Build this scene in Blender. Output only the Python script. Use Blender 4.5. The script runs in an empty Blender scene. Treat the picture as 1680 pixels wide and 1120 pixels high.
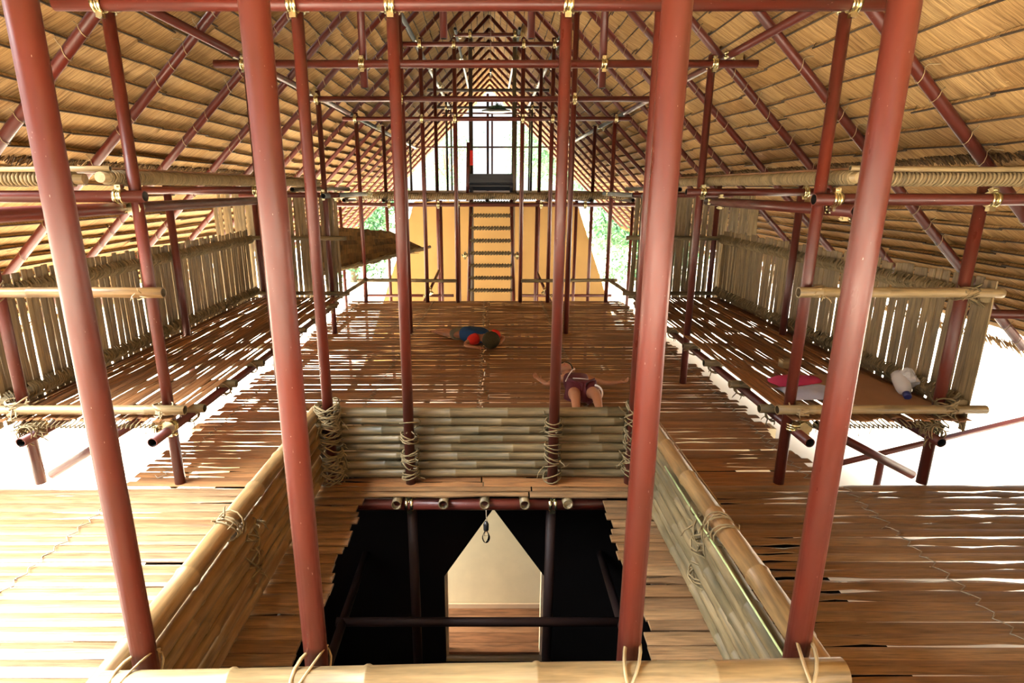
import bpy, math, random
from mathutils import Vector, Matrix
R = random.Random(7)
PI = math.pi
V = Vector
sc = bpy.context.scene
COL = sc.collection

# ------------------------------------------------------------------ camera, world, sun, exposure
CAM = V((0.07, 0.0, 2.27))
cam = bpy.data.cameras.new('camera'); camo = bpy.data.objects.new('camera', cam); COL.objects.link(camo)
cam.sensor_width = 36.0; cam.lens = 943 / 1680 * 36.0; cam.shift_x = 35 / 1680
cam.clip_start = 0.05; cam.clip_end = 400
camo.location = CAM; camo.rotation_euler = (math.radians(90 - 15.0), 0, 0)
sc.camera = camo
sc.view_settings.view_transform = 'Standard'; sc.view_settings.look = 'None'
sc.view_settings.gamma = 1.0; sc.view_settings.use_curve_mapping = False
sc.view_settings.exposure = 0.12
sc.cycles.max_bounces = 10; sc.cycles.diffuse_bounces = 6; sc.cycles.glossy_bounces = 3
sc.cycles.transmission_bounces = 6; sc.cycles.transparent_max_bounces = 8
sc.cycles.use_denoising = True; sc.cycles.sample_clamp_indirect = 8.0
world = bpy.data.worlds.new('world'); sc.world = world; world.use_nodes = True
wn = world.node_tree.nodes; wl = world.node_tree.links
bg = wn['Background']; bg.inputs[0].default_value = (0.93, 0.97, 1.0, 1); bg.inputs[1].default_value = 1.1
# bright sky patch added high on the left, to whiten the near floor
_tc = wn.new('ShaderNodeTexCoord'); _dt = wn.new('ShaderNodeVectorMath'); _dt.operation = 'DOT_PRODUCT'; _dt.inputs[1].default_value = V((-0.50, -0.10, 0.85)).normalized()
_mr = wn.new('ShaderNodeMapRange'); _mr.inputs[1].default_value = 0.72; _mr.inputs[2].default_value = 0.98; _mr.inputs[3].default_value = 1.05; _mr.inputs[4].default_value = 68.0
wl.new(_tc.outputs['Generated'], _dt.inputs[0]); wl.new(_dt.outputs['Value'], _mr.inputs[0]); wl.new(_mr.outputs[0], bg.inputs[1])
sun = bpy.data.lights.new('sun', 'SUN'); suno = bpy.data.objects.new('sun', sun); COL.objects.link(suno)
sun.energy = 34.0; sun.angle = math.radians(6); sun.color = (1.0, 0.93, 0.8)
suno.rotation_euler = V((-0.60, 0.60, 0.53)).to_track_quat('Z', 'Y').to_euler()

# ------------------------------------------------------------------ materials
def new_mat(name):
    m = bpy.data.materials.new(name); m.use_nodes = True
    nt = m.node_tree; b = nt.nodes['Principled BSDF']
    return m, nt, b
class NT:
    def __init__(s, nt): s.nt = nt
    def n(s, t, **k):
        o = s.nt.nodes.new(t)
        for a, v in k.items(): setattr(o, a, v)
        return o
    def l(s, a, b): s.nt.links.new(a, b)
    def uv(s, sx, sy, islandoff=True):
        c = s.n('ShaderNodeUVMap'); m = s.n('ShaderNodeVectorMath', operation='MULTIPLY')
        m.inputs[1].default_value = (sx, sy, 1); s.l(c.outputs[0], m.inputs[0])
        out = m.outputs[0]
        if islandoff:
            g = s.n('ShaderNodeNewGeometry'); mm = s.n('ShaderNodeMath', operation='MULTIPLY'); mm.inputs[1].default_value = 37.0
            s.l(g.outputs['Random Per Island'], mm.inputs[0])
            a = s.n('ShaderNodeVectorMath', operation='ADD'); cx = s.n('ShaderNodeCombineXYZ')
            s.l(mm.outputs[0], cx.inputs[2]); s.l(out, a.inputs[0]); s.l(cx.outputs[0], a.inputs[1]); out = a.outputs[0]
        return out
    def noise(s, vec, scale, detail=3, rough=0.55):
        o = s.n('ShaderNodeTexNoise'); o.inputs['Scale'].default_value = scale
        o.inputs['Detail'].default_value = detail; o.inputs['Roughness'].default_value = rough
        if vec is not None: s.l(vec, o.inputs['Vector'])
        return o.outputs['Fac']
    def ramp(s, f, stops):
        o = s.n('ShaderNodeValToRGB'); e = o.color_ramp.elements
        while len(e) < len(stops): e.new(0.5)
        for i, (p, c) in enumerate(stops):
            e[i].position = p; e[i].color = (*c, 1) if len(c) == 3 else c
        s.l(f, o.inputs[0]); return o.outputs[0]
    def mix(s, f, a, b, mode='MIX'):
        o = s.n('ShaderNodeMix', data_type='RGBA', blend_type=mode)
        for inp, v in ((o.inputs[0], f), (o.inputs[6], a), (o.inputs[7], b)):
            if hasattr(v, 'is_linked') or hasattr(v, 'links'): s.l(v, inp)
            elif isinstance(v, (int, float)): inp.default_value = v
            else: inp.default_value = (*v, 1)
        return o.outputs[2]
    def isl(s): return s.n('ShaderNodeNewGeometry').outputs['Random Per Island']
    def bump(s, h, b, strength=0.3, dist=0.01):
        o = s.n('ShaderNodeBump'); o.inputs['Strength'].default_value = strength; o.inputs['Distance'].default_value = dist
        s.l(h, o.inputs['Height']); s.l(o.outputs[0], b.inputs['Normal'])
def fibrous(name, cols, rough=0.6, across=90, along=4, dark=(0.05, 0.035, 0.02), darkamt=0.35, bumpS=0.3, patch=None, patchcol=None, k=0.72):
    k_ = k; patchcol = patchcol and tuple(x * k for x in patchcol)
    """streaky plant material: island colour from cols, grain across/along the uv"""
    m, nt, b = new_mat(name); t = NT(nt); cols = [tuple(x * k for x in c) for c in cols]
    base = t.ramp(t.isl(), [(i / max(1, len(cols) - 1), c) for i, c in enumerate(cols)])
    g = t.noise(t.uv(across, along), 1.0, 4, 0.6)
    gr = t.ramp(g, [(0.30, (0.45, 0.45, 0.45)), (0.62, (1.12, 1.12, 1.12))])
    c = t.mix(1.0, base, gr, 'MULTIPLY')
    big = t.noise(t.uv(7, 2.3), 1.0, 3, 0.65)
    dm = t.ramp(big, [(0.52, (0, 0, 0)), (0.74, (darkamt,) * 3)])
    c = t.mix(dm, c, dark)
    if patchcol is not None:
        pf = t.ramp(t.noise(t.uv(3, 1.6), 1.3, 2, 0.5), [(0.45, (0, 0, 0)), (0.65, (patch,) * 3)])
        c = t.mix(pf, c, patchcol)
    t.l(c, b.inputs['Base Color']); b.inputs['Roughness'].default_value = rough
    t.bump(g, b, bumpS, 0.006)
    return m
def paint(name, col, col2, rough=0.3, scuff=(0.5, 0.42, 0.36)):
    m, nt, b = new_mat(name); t = NT(nt)
    n1 = t.noise(t.uv(6, 1.6), 1.0, 4, 0.6)
    c = t.mix(t.ramp(n1, [(0.3, (0, 0, 0)), (0.7, (1, 1, 1))]), col, col2)
    sp = t.noise(t.uv(150, 45), 1.0, 2, 0.5)
    sf = t.ramp(sp, [(0.75, (0, 0, 0)), (0.79, (0.55,) * 3)])
    c = t.mix(sf, c, scuff)
    t.l(c, b.inputs['Base Color'])
    r = t.ramp(t.noise(t.uv(25, 4), 1.0, 4), [(0.3, (rough - 0.07,) * 3), (0.7, (rough + 0.15,) * 3)])
    t.l(r, b.inputs['Roughness']); b.inputs['Specular IOR Level'].default_value = 0.4
    return m
def plain(name, col, rough=0.6, metal=0.0, noise=0.15, scale=8, spec=0.5):
    m, nt, b = new_mat(name); t = NT(nt)
    tc = t.n('ShaderNodeTexCoord')
    n = t.noise(tc.outputs['Object'], scale, 4, 0.6)
    c = t.mix(n, tuple(x * (1 - noise) for x in col), tuple(min(1, x * (1 + noise)) for x in col))
    t.l(c, b.inputs['Base Color']); b.inputs['Roughness'].default_value = rough; b.inputs['Metallic'].default_value = metal
    b.inputs['Specular IOR Level'].default_value = spec
    return m
M = {}
M['red'] = paint('red_oxide_paint', (0.105, 0.014, 0.007), (0.065, 0.016, 0.010), 0.34)
M['red_dark'] = paint('aged_red_paint', (0.10, 0.017, 0.010), (0.06, 0.014, 0.010), 0.36)
M['pitpole'] = plain('pit_shaded_paint', (0.014, 0.006, 0.005), 0.6, 0, 0.3, 8, 0.25)  # pit pipes near black: the pit's shade is put into the colour
M['darkpole'] = paint('weathered_dark_paint', (0.045, 0.035, 0.028), (0.07, 0.045, 0.03), 0.5)
M['olive'] = paint('weathered_olive_paint', (0.12, 0.09, 0.045), (0.08, 0.06, 0.035), 0.5)
M['bluepipe'] = paint('toplit_grey_paint', (0.13, 0.145, 0.14), (0.09, 0.10, 0.10), 0.4)  # grey-blue sheen of light from above put into the pipe colour
M['pipe_in'] = plain('pipe_inside', (0.03, 0.025, 0.02), 0.8)
M['zinc'] = plain('yellow_zinc', (0.70, 0.64, 0.38), 0.26, 1.0, 0.25, 30)
M['bamboo'] = fibrous('bamboo_skin', [(0.36, 0.21, 0.075), (0.29, 0.155, 0.05), (0.40, 0.25, 0.10), (0.25, 0.15, 0.06)], 0.42, 40, 3, (0.06, 0.04, 0.02), 0.7, 0.15, 0.45, (0.30, 0.13, 0.035), k=0.62)
M['bamboo_old'] = fibrous('bamboo_weathered', [(0.33, 0.24, 0.11), (0.27, 0.20, 0.10), (0.38, 0.27, 0.12), (0.25, 0.20, 0.11)], 0.55, 40, 3, (0.035, 0.035, 0.02), 0.85, 0.2, 0.45, (0.15, 0.12, 0.05), k=0.52)
M['bamboo_pale'] = fibrous('bamboo_pale_skin', [(0.42, 0.31, 0.15), (0.35, 0.24, 0.11)], 0.42, 40, 3, (0.10, 0.07, 0.03), 0.6, 0.15, 0.3, (0.48, 0.34, 0.15))
M['bamboo_cut'] = plain('bamboo_cut_end', (0.50, 0.42, 0.27), 0.8)
M['slat'] = fibrous('split_bamboo', [(0.38, 0.165, 0.055), (0.28, 0.115, 0.036), (0.43, 0.20, 0.07), (0.20, 0.085, 0.03), (0.36, 0.175, 0.07)], 0.55, 140, 5, (0.07, 0.035, 0.018), 0.45, 0.25, k=0.80)
M['slat_near'] = fibrous('split_bamboo_near', [(0.34, 0.19, 0.085), (0.26, 0.14, 0.06), (0.38, 0.23, 0.11), (0.22, 0.125, 0.06), (0.31, 0.19, 0.095)], 0.32, 120, 5, (0.08, 0.04, 0.02), 0.55, 0.25)
M['slat_wall'] = fibrous('weathered_wall_slat', [(0.30, 0.205, 0.085), (0.22, 0.155, 0.07), (0.35, 0.24, 0.10), (0.25, 0.17, 0.075)], 0.6, 90, 4, (0.07, 0.055, 0.035), 0.6, 0.3)
M['rope'] = fibrous('straw_rope', [(0.40, 0.28, 0.12), (0.30, 0.22, 0.095), (0.46, 0.33, 0.15), (0.24, 0.19, 0.085)], 0.75, 200, 12, (0.06, 0.045, 0.02), 0.6, 0.4, k=0.58)
M['rope_pale'] = fibrous('pale_cane_strip', [(0.58, 0.44, 0.24), (0.50, 0.36, 0.17)], 0.5, 200, 12, (0.12, 0.08, 0.04), 0.4, 0.3)
M['cord'] = plain('grey_nylon_cord', (0.22, 0.18, 0.12), 0.6)
def thatch_mat(name, cols, k=0.88):
    m, nt, b = new_mat(name); t = NT(nt); cols = [tuple(x * k for x in c) for c in cols]
    uv = t.uv(110, 3.2)
    wob = t.noise(t.uv(2.2, 2.2, False), 1.0, 2)
    g = t.noise(uv, 1.0, 5, 0.7)
    g2 = t.noise(t.uv(38, 1.6), 1.0, 3, 0.6)
    base = t.ramp(t.isl(), [(i / (len(cols) - 1), c) for i, c in enumerate(cols)])
    c = t.mix(1.0, base, t.ramp(g, [(0.30, (0.22, 0.19, 0.16)), (0.46, (0.80, 0.78, 0.76)), (0.66, (1.35, 1.33, 1.28))]), 'MULTIPLY')
    c = t.mix(t.ramp(g2, [(0.47, (0, 0, 0)), (0.70, (0.75,) * 3)]), c, (0.15, 0.07, 0.022))
    c = t.mix(t.ramp(wob, [(0.45, (0, 0, 0)), (0.7, (0.35,) * 3)]), c, (0.42, 0.25, 0.08))
    t.l(c, b.inputs['Base Color']); b.inputs['Roughness'].default_value = 0.8; b.inputs['Specular IOR Level'].default_value = 0.2
    t.bump(g, b, 0.55, 0.008)
    return m
M['thatch'] = thatch_mat('thatch_grass', [(0.50, 0.32, 0.135), (0.42, 0.255, 0.10), (0.58, 0.385, 0.17), (0.45, 0.275, 0.115), (0.53, 0.36, 0.16)])
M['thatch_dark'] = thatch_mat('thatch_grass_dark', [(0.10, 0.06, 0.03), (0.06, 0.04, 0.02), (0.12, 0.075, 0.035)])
M['batten'] = fibrous('roof_batten', [(0.11, 0.07, 0.035), (0.08, 0.05, 0.025), (0.15, 0.10, 0.05)], 0.7)
M['ground'] = plain('pale_sandy_ground', (0.72, 0.60, 0.45), 0.9, 0, 0.1, 0.7)
M['ochre'] = plain('ochre_plaster', (0.50, 0.31, 0.11), 0.9, 0, 0.10, 1.6)
M['plaster'] = plain('pale_clay_plaster', (0.78, 0.68, 0.46), 0.9, 0, 0.16, 3)
M['black'] = plain('near_black_wall', (0.005, 0.004, 0.004), 0.9, 0, 0.3, 3, 0.1)  # even near-black colour for the pit walls and floor
M['blackwood'] = plain('black_lacquered_wood', (0.02, 0.02, 0.02), 0.35, 0, 0.3, 10)
M['plank'] = fibrous('reddish_floor_plank', [(0.36, 0.17, 0.08), (0.30, 0.13, 0.06), (0.40, 0.20, 0.10)], 0.45, 30, 3)
M['revealwood'] = plain('pale_wood_reveal', (0.66, 0.50, 0.34), 0.6)
M['skin'] = plain('skin', (0.36, 0.16, 0.08), 0.5, 0, 0.08, 20)
M['hair'] = plain('black_hair', (0.045, 0.038, 0.018), 0.85, 0, 0.4, 60, 0.15)
M['blue'] = plain('blue_cotton', (0.016, 0.055, 0.15), 0.9, 0, 0.25, 12, 0.2)
M['redcloth'] = plain('red_cotton', (0.60, 0.022, 0.012), 0.9)
M['camo'] = plain('grey_green_shorts', (0.13, 0.12, 0.08), 0.85, 0, 0.6, 14)
M['burgundy'] = plain('burgundy_jersey', (0.085, 0.006, 0.014), 0.7)
M['white'] = plain('white_trim', (0.75, 0.72, 0.70), 0.7)
M['lips'] = plain('lips', (0.40, 0.10, 0.08), 0.5)
M['pink'] = plain('pink_cloth', (0.42, 0.03, 0.10), 0.85, 0, 0.3, 9)
M['whitecloth'] = plain('white_blue_cloth', (0.34, 0.37, 0.50), 0.85, 0, 0.15, 14)
M['bluecap'] = plain('blue_plastic', (0.02, 0.03, 0.16), 0.35)
M['cardboard'] = plain('brown_board', (0.30, 0.16, 0.08), 0.7, 0, 0.2, 4)
M['leafcord'] = plain('green_plastic_cord', (0.40, 0.50, 0.22), 0.4)
M['leaf'] = fibrous('tree_leaf', [(0.10, 0.28, 0.10), (0.16, 0.38, 0.16), (0.07, 0.22, 0.10), (0.22, 0.42, 0.20)], 0.5, k=0.9)
M['bark'] = plain('tree_bark', (0.16, 0.12, 0.08), 0.9)
M['lampblack'] = plain('black_lamp_plastic', (0.015, 0.015, 0.015), 0.4)
M['lampgrey'] = plain('lamp_dish_metal', (0.06, 0.07, 0.06), 0.35, 0.6)
M['copperpatch'] = plain('copper_strip', (0.65, 0.30, 0.12), 0.4, 0.7)
def glass_mat(name, col, rough, alpha=None):
    m, nt, b = new_mat(name); b.inputs['Base Color'].default_value = (*col, 1)
    b.inputs['Roughness'].default_value = rough
    if alpha is None: b.inputs['Transmission Weight'].default_value = 1.0; b.inputs['IOR'].default_value = 1.15
    else: b.inputs['Alpha'].default_value = alpha
    return m
M['glass'] = glass_mat('clear_glass', (1, 1, 1), 0.02)
M['plasticbag'] = glass_mat('clear_plastic_film', (0.9, 0.92, 0.92), 0.2, 0.5)

# ------------------------------------------------------------------ mesh builder
def frame_of(d):
    d = d.normalized(); a = V((0, 0, 1)) if abs(d.z) < 0.9 else V((1, 0, 0))
    x = d.cross(a).normalized(); y = x.cross(d).normalized()
    return x, y
class MB:
    def __init__(s): s.v = []; s.f = []; s.uv = []; s.sm = []; s.mi = []
    def face(s, idx, uvs, smooth=True, mi=0):
        s.f.append(idx); s.uv.append(uvs); s.sm.append(smooth); s.mi.append(mi)
    def path(s, pts, rad, seg=10, caps=True, mi=0, capmi=None, hollow=False, squash=None):
        """tube through pts with radius list or number"""
        pts = [V(p) for p in pts]; n = len(pts)
        rs = rad if isinstance(rad, (list, tuple)) else [rad] * n
        d0 = (pts[1] - pts[0]); x, y = frame_of(d0); base = len(s.v); L = 0; vs = []
        off = R.random() * 5
        for i, p in enumerate(pts):
            if i == 0: d = pts[1] - pts[0]
            elif i == n - 1: d = pts[-1] - pts[-2]
            else: d = (pts[i + 1] - pts[i]).normalized() + (pts[i] - pts[i - 1]).normalized()
            if d.length < 1e-9: d = pts[i] - pts[i - 1]
            d.normalize(); x = (x - d * x.dot(d)).normalized(); y = d.cross(x)
            if i: L += (pts[i] - pts[i - 1]).length
            vs.append(L + off)
            for k in range(seg):
                a = 2 * PI * k / seg
                s.v.append(p + x * math.cos(a) * rs[i] + y * math.sin(a) * rs[i] * (squash or 1))
        r0 = max(rs)
        for i in range(n - 1):
            for k in range(seg):
                k2 = (k + 1) % seg; a = base + i * seg
                u0 = 2 * PI * r0 * k / seg; u1 = 2 * PI * r0 * (k + 1) / seg
                s.face((a + k, a + k2, a + seg + k2, a + seg + k), ((u0, vs[i]), (u1, vs[i]), (u1, vs[i + 1]), (u0, vs[i + 1])), True, mi)
        cm = mi if capmi is None else capmi
        if hollow:      # open pipe: an inner wall at both ends
            for end in (0, n - 1):
                p = pts[end]; q = pts[1] if end == 0 else pts[-2]
                dd = (q - p).normalized(); b = base + end * seg; i0 = len(s.v)
                for k in range(seg): s.v.append(p + (s.v[b + k] - p) * 0.84)
                for k in range(seg): s.v.append(p + (s.v[b + k] - p) * 0.84 + dd * min(0.2, (q - p).length * 0.9))
                for k in range(seg):
                    k2 = (k + 1) % seg; z = ((0, 0), (0.01, 0), (0.01, 0.01), (0, 0.01))
                    s.face((b + k, b + k2, i0 + k2, i0 + k) if end else (b + k2, b + k, i0 + k, i0 + k2), z, False, mi)
                    s.face((i0 + k, i0 + k2, i0 + seg + k2, i0 + seg + k), z, True, cm)
                s.face(tuple(i0 + seg + k for k in range(seg)), ((0, 0),) * seg, False, cm)
        elif caps:
            s.face(tuple(base + k for k in range(seg))[::-1], tuple((0.01 * k, 0) for k in range(seg)), False, cm)
            e = base + (n - 1) * seg
            s.face(tuple(e + k for k in range(seg)), tuple((0.01 * k, 0) for k in range(seg)), False, cm)
        return s
    def tube(s, a, b, r, seg=14, **k): return s.path([a, b], r, seg, **k)
    def box(s, c, size, rot=None, mi=0):
        c = V(c); h = V(size) / 2; rot = rot or Matrix.Identity(3); b = len(s.v)
        for z in (-1, 1):
            for y in (-1, 1):
                for x in (-1, 1): s.v.append(c + rot @ V((x * h.x, y * h.y, z * h.z)))
        for q, (du, dv) in (((0, 2, 3, 1), (1, 0)), ((4, 5, 7, 6), (0, 1)), ((0, 1, 5, 4), (0, 2)), ((2, 6, 7, 3), (2, 0)), ((0, 4, 6, 2), (2, 1)), ((1, 3, 7, 5), (1, 2))):
            P = [s.v[b + i] for i in q]
            u = (P[1] - P[0]).length; v = (P[2] - P[1]).length
            uv = ((0, 0), (u, 0), (u, v), (0, v))
            if u > v: uv = ((0, 0), (0, u), (v, u), (v, 0))
            s.face(tuple(b + i for i in q), uv, False, mi)
        return s
    def grid(s, P, uvf, smooth=True, mi=0):
        """P[i][j] points"""
        b = len(s.v); ni = len(P); nj = len(P[0])
        for row in P: s.v.extend(row)
        for i in range(ni - 1):
            for j in range(nj - 1):
                a = b + i * nj + j
                s.face((a, a + 1, a + nj + 1, a + nj), (uvf(i, j), uvf(i, j + 1), uvf(i + 1, j + 1), uvf(i + 1, j)), smooth, mi)
        return s
    def bamboo(s, a, b, r, seg=12, node=0.33, wob=0.006, taper=0.92, cut=1, rng=None):
        a = V(a); b = V(b); L = (b - a).length; x, y = frame_of(b - a)
        pts = []; rs = []; st = [0.0]; nodes = []
        p = R.uniform(0.05, node)
        while p < L - 0.03:
            nodes.append(p); p += node * R.uniform(0.8, 1.2)
        ss = sorted(set([0.0, L] + [max(0, min(L, q + e)) for q in nodes for e in (-0.014, -0.004, 0.004, 0.014)] + [q + node / 2 for q in nodes if q + node / 2 < L]))
        ph = R.random() * 6; ph2 = R.random() * 6
        for q in ss:
            w = math.sin(q * 1.7 + ph) * wob + math.sin(q * 4.1 + ph2) * wob * 0.4
            w2 = math.cos(q * 1.9 + ph2) * wob
            rr = r * (1 - (1 - taper) * q / L)
            dn = min([abs(q - k) for k in nodes] or [1])
            if dn < 0.006: rr *= 1.09
            elif dn < 0.016: rr *= 0.985
            pts.append(a.lerp(b, q / L) + x * w + y * w2); rs.append(rr)
        s.path(pts, rs, seg, hollow=True, mi=0, capmi=cut)
        return s
    def coil(s, a, b, r, rr, pitch, seg=6, turn=10, tilt=0.0, jit=0.1):
        """a cord wound round the axis a-b"""
        a = V(a); b = V(b); L = (b - a).length; x, y = frame_of(b - a); n = int(L / pitch)
        d = (b - a).normalized(); pts = []
        for i in range(n * turn + 1):
            t = i / turn; an = 2 * PI * t
            j = 1 + R.uniform(-jit, jit) * 0.5
            pts.append(a + d * (t * pitch + math.sin(an) * tilt) + (x * math.cos(an) + y * math.sin(an)) * r * j)
        if len(pts) > 2: s.path(pts, rr, seg)
        return s
    def build(s, name, mats, parent=None, loc=None):
        me = bpy.data.meshes.new(name)
        o3 = V(loc) if loc is not None else V((0, 0, 0))
        if parent is not None and loc is None: o3 = V(parent.location)
        me.from_pydata([tuple(v - o3) for v in s.v], [], s.f)
        uvl = me.uv_layers.new(name='UVMap')
        flat = [c for f in s.uv for p in f for c in p]
        uvl.data.foreach_set('uv', flat)
        me.polygons.foreach_set('use_smooth', s.sm); me.polygons.foreach_set('material_index', s.mi)
        for m in (mats if isinstance(mats, (list, tuple)) else [mats]): me.materials.append(M[m])
        me.update()
        o = bpy.data.objects.new(name, me); COL.objects.link(o)
        if parent is not None: o.parent = parent
        else: o.location = o3
        return o
def tag(o, label=None, cat=None, group=None, kind=None):
    if label: o['label'] = label
    if cat: o['category'] = cat
    if group: o['group'] = group
    if kind: o['kind'] = kind
    return o
def thing(name, loc, label, cat, group=None):
    o = bpy.data.objects.new(name, None); COL.objects.link(o); o.location = loc; o.empty_display_size = 0.1
    return tag(o, label, cat, group)
ORD = ['front', 'second', 'third', 'fourth', 'fifth', 'sixth', 'seventh', 'eighth', 'ninth', 'tenth', 'eleventh', 'twelfth', 'thirteenth', 'fourteenth', 'fifteenth', 'sixteenth', 'seventeenth', 'eighteenth', 'nineteenth', 'twentieth', 'twenty first', 'twenty second']
def nth(i): return 'first' if i == 0 else ORD[i]

# ------------------------------------------------------------------ grid of the frame
ROW = {'A': 1.67, 'B': 4.13, 'C': 6.55, 'D': 8.98, 'E': 11.55, 'F': 13.9, 'G': 16.27, 'H': 18.7, 'I': 21.13}
ROWN = {'A': 'nearest', 'B': 'second', 'C': 'third', 'D': 'fourth', 'E': 'fifth', 'F': 'sixth', 'G': 'seventh', 'H': 'eighth', 'I': 'ninth'}
ZR = 6.4            # ridge height; the roof falls at 45 degrees on both sides
RX = 0.03           # ridge line x
EAVE = 0.62

# ------------------------------------------------------------------ setting: ground, floor
g = MB(); g.grid([[V((x, y, -2.45)) for x in (-60, 0, 60)] for y in (-30, 30, 120)], lambda i, j: (i, j), False)
tag(g.build('ground', 'ground'), kind='structure')

def slat_run(mb, x0, x1, y, w, z=0.0, gapf=0.16, th=0.012, step=0.3, along='x', big=0.10, crown=0.10, wide=0.45):
    """one split-bamboo slat lying along x (or y), convex on top"""
    L = x1 - x0; n = max(2, int(L / step)); rows = []
    ph = R.random() * 10; bow = R.uniform(-0.004, 0.004); lo = R.random() * 10; zz = z + R.uniform(-0.004, 0.004)
    gap = [R.random() for _ in range(n + 1)]
    for i in range(n + 1):
        t = x0 + L * i / n
        g_ = gapf * gap[i] ** 2 + (wide * R.uniform(0.3, 1) if gap[i] > 1 - big else 0)
        hw = w / 2 * (1 - g_) * 1.02
        c = y + math.sin(t * 1.3 + ph) * 0.005 + bow
        P = []
        for k in range(5):
            a = -1 + k / 2
            P.append((t, c + a * hw, zz - (a * a) * w * crown))
        P += [(t, c + hw * 0.97, zz - th - w * crown), (t, c - hw * 0.97, zz - th - w * crown)]
        P.append(P[0])
        rows.append([V(p) if along == 'x' else V((p[1], p[0], p[2])) for p in P])
    us = [0, w / 4, w / 2, w * 0.75, w, w + th, 2 * w + th, 2 * w + 2 * th]
    st = L / n
    mb.grid(rows, lambda i, j: (us[j], i * st + lo), False)
    for r in (rows[0], rows[-1]):
        b = len(mb.v); mb.v.extend(r[:7]); mb.face(tuple(range(b, b + 7)), ((0, 0),) * 7, False)
def slat_zone(mb, x0, x1, y0, y1, pitch, segs, jag=0.05, **k):
    y = y0 + pitch / 2
    while y < y1 - pitch * 0.3:
        w = pitch * R.uniform(0.86, 1.12)
        cuts = [x0 + R.uniform(-jag, jag)]
        for s_ in segs: cuts.append(s_ + R.uniform(-0.06, 0.06))
        cuts.append(x1 + R.uniform(-jag, jag))
        for a, b in zip(cuts, cuts[1:]): slat_run(mb, a, b - 0.012, y, w, **k)
        y += w
fl = MB()
slat_zone(fl, -2.78, 2.78, 4.07, 11.75, 0.085, [0.0], jag=0.06, gapf=0.10, big=0.15, th=0.003, crown=0.03, wide=0.60, step=0.2)
fr = MB()
slat_zone(fr, -7.5, -1.31, -0.6, 4.10, 0.108, [-4.6], jag=0.03, gapf=0.10, big=0.08, step=0.45, th=0.008)
slat_zone(fr, 1.31, 7.5, -0.6, 4.10, 0.088, [4.3], jag=0.03, gapf=0.08, big=0.17, step=0.17, th=0.005, crown=0.05, wide=0.5)
slat_zone(fr, -1.31, -0.88, 1.75, 3.93, 0.09, [], jag=0.03, gapf=0.1)
slat_zone(fr, 0.90, 1.31, 1.75, 3.93, 0.09, [], jag=0.03, gapf=0.1)
slat_zone(fr, -1.31, 1.31, 3.93, 4.10, 0.08, [0.35], jag=0.02, gapf=0.1)
slat_zone(fr, -1.31, 1.31, -0.6, 1.75, 0.09, [], jag=0.02)
flo = tag(fl.build('floor', 'slat'), kind='structure')
tag(fr.build('floor', 'slat_near'), kind='structure')
# cord stitches over the floor, running away from the camera
def stitch(x, y0, y1, dx=0.0, step=0.11, r=0.0035, name='floor_cord', label=None):
    mb = MB(); y = y0; pts = []; sgn = 1
    while y < y1:
        xx = x + dx * (y - y0)
        pts += [V((xx - 0.02, y, 0.003 + R.uniform(0, .004))), V((xx + 0.03 + R.uniform(-.01, .01), y + step * 0.35, 0.012)), V((xx - 0.005, y + step * 0.75, 0.014))]
        y += step
    mb.path(pts, r, 5)
    for q in range(0, len(pts), 3):
        mb.tube(pts[q], pts[q] + V((R.uniform(-.05, .05), R.uniform(-0.05, .04), 0.006)), r * 0.8, 4)
    o = mb.build(name, 'cord', parent=flo)
stitch(2.82, 1.2, 4.05, label='thin grey cord stitched across the near right floor slats')
stitch(-2.76, 1.2, 4.05, label='thin grey cord stitched across the bright near left floor slats')
stitch(-2.60, 4.2, 11.6, name='floor_cord', label='cord stitched along the left edge of the big slatted floor')
stitch(2.62, 4.2, 11.6, label='cord stitched along the right edge of the big slatted floor')
stitch(-0.06, 5.0, 11.6, label='cord stitched up the middle seam of the big slatted floor')
stitch(-1.30, 5.0, 11.6, dx=0.03, label='cord stitched along the floor left of the sleeping boy')
stitch(1.10, 5.0, 11.6, label='cord stitched along the floor beside the child in the burgundy jersey')

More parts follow.
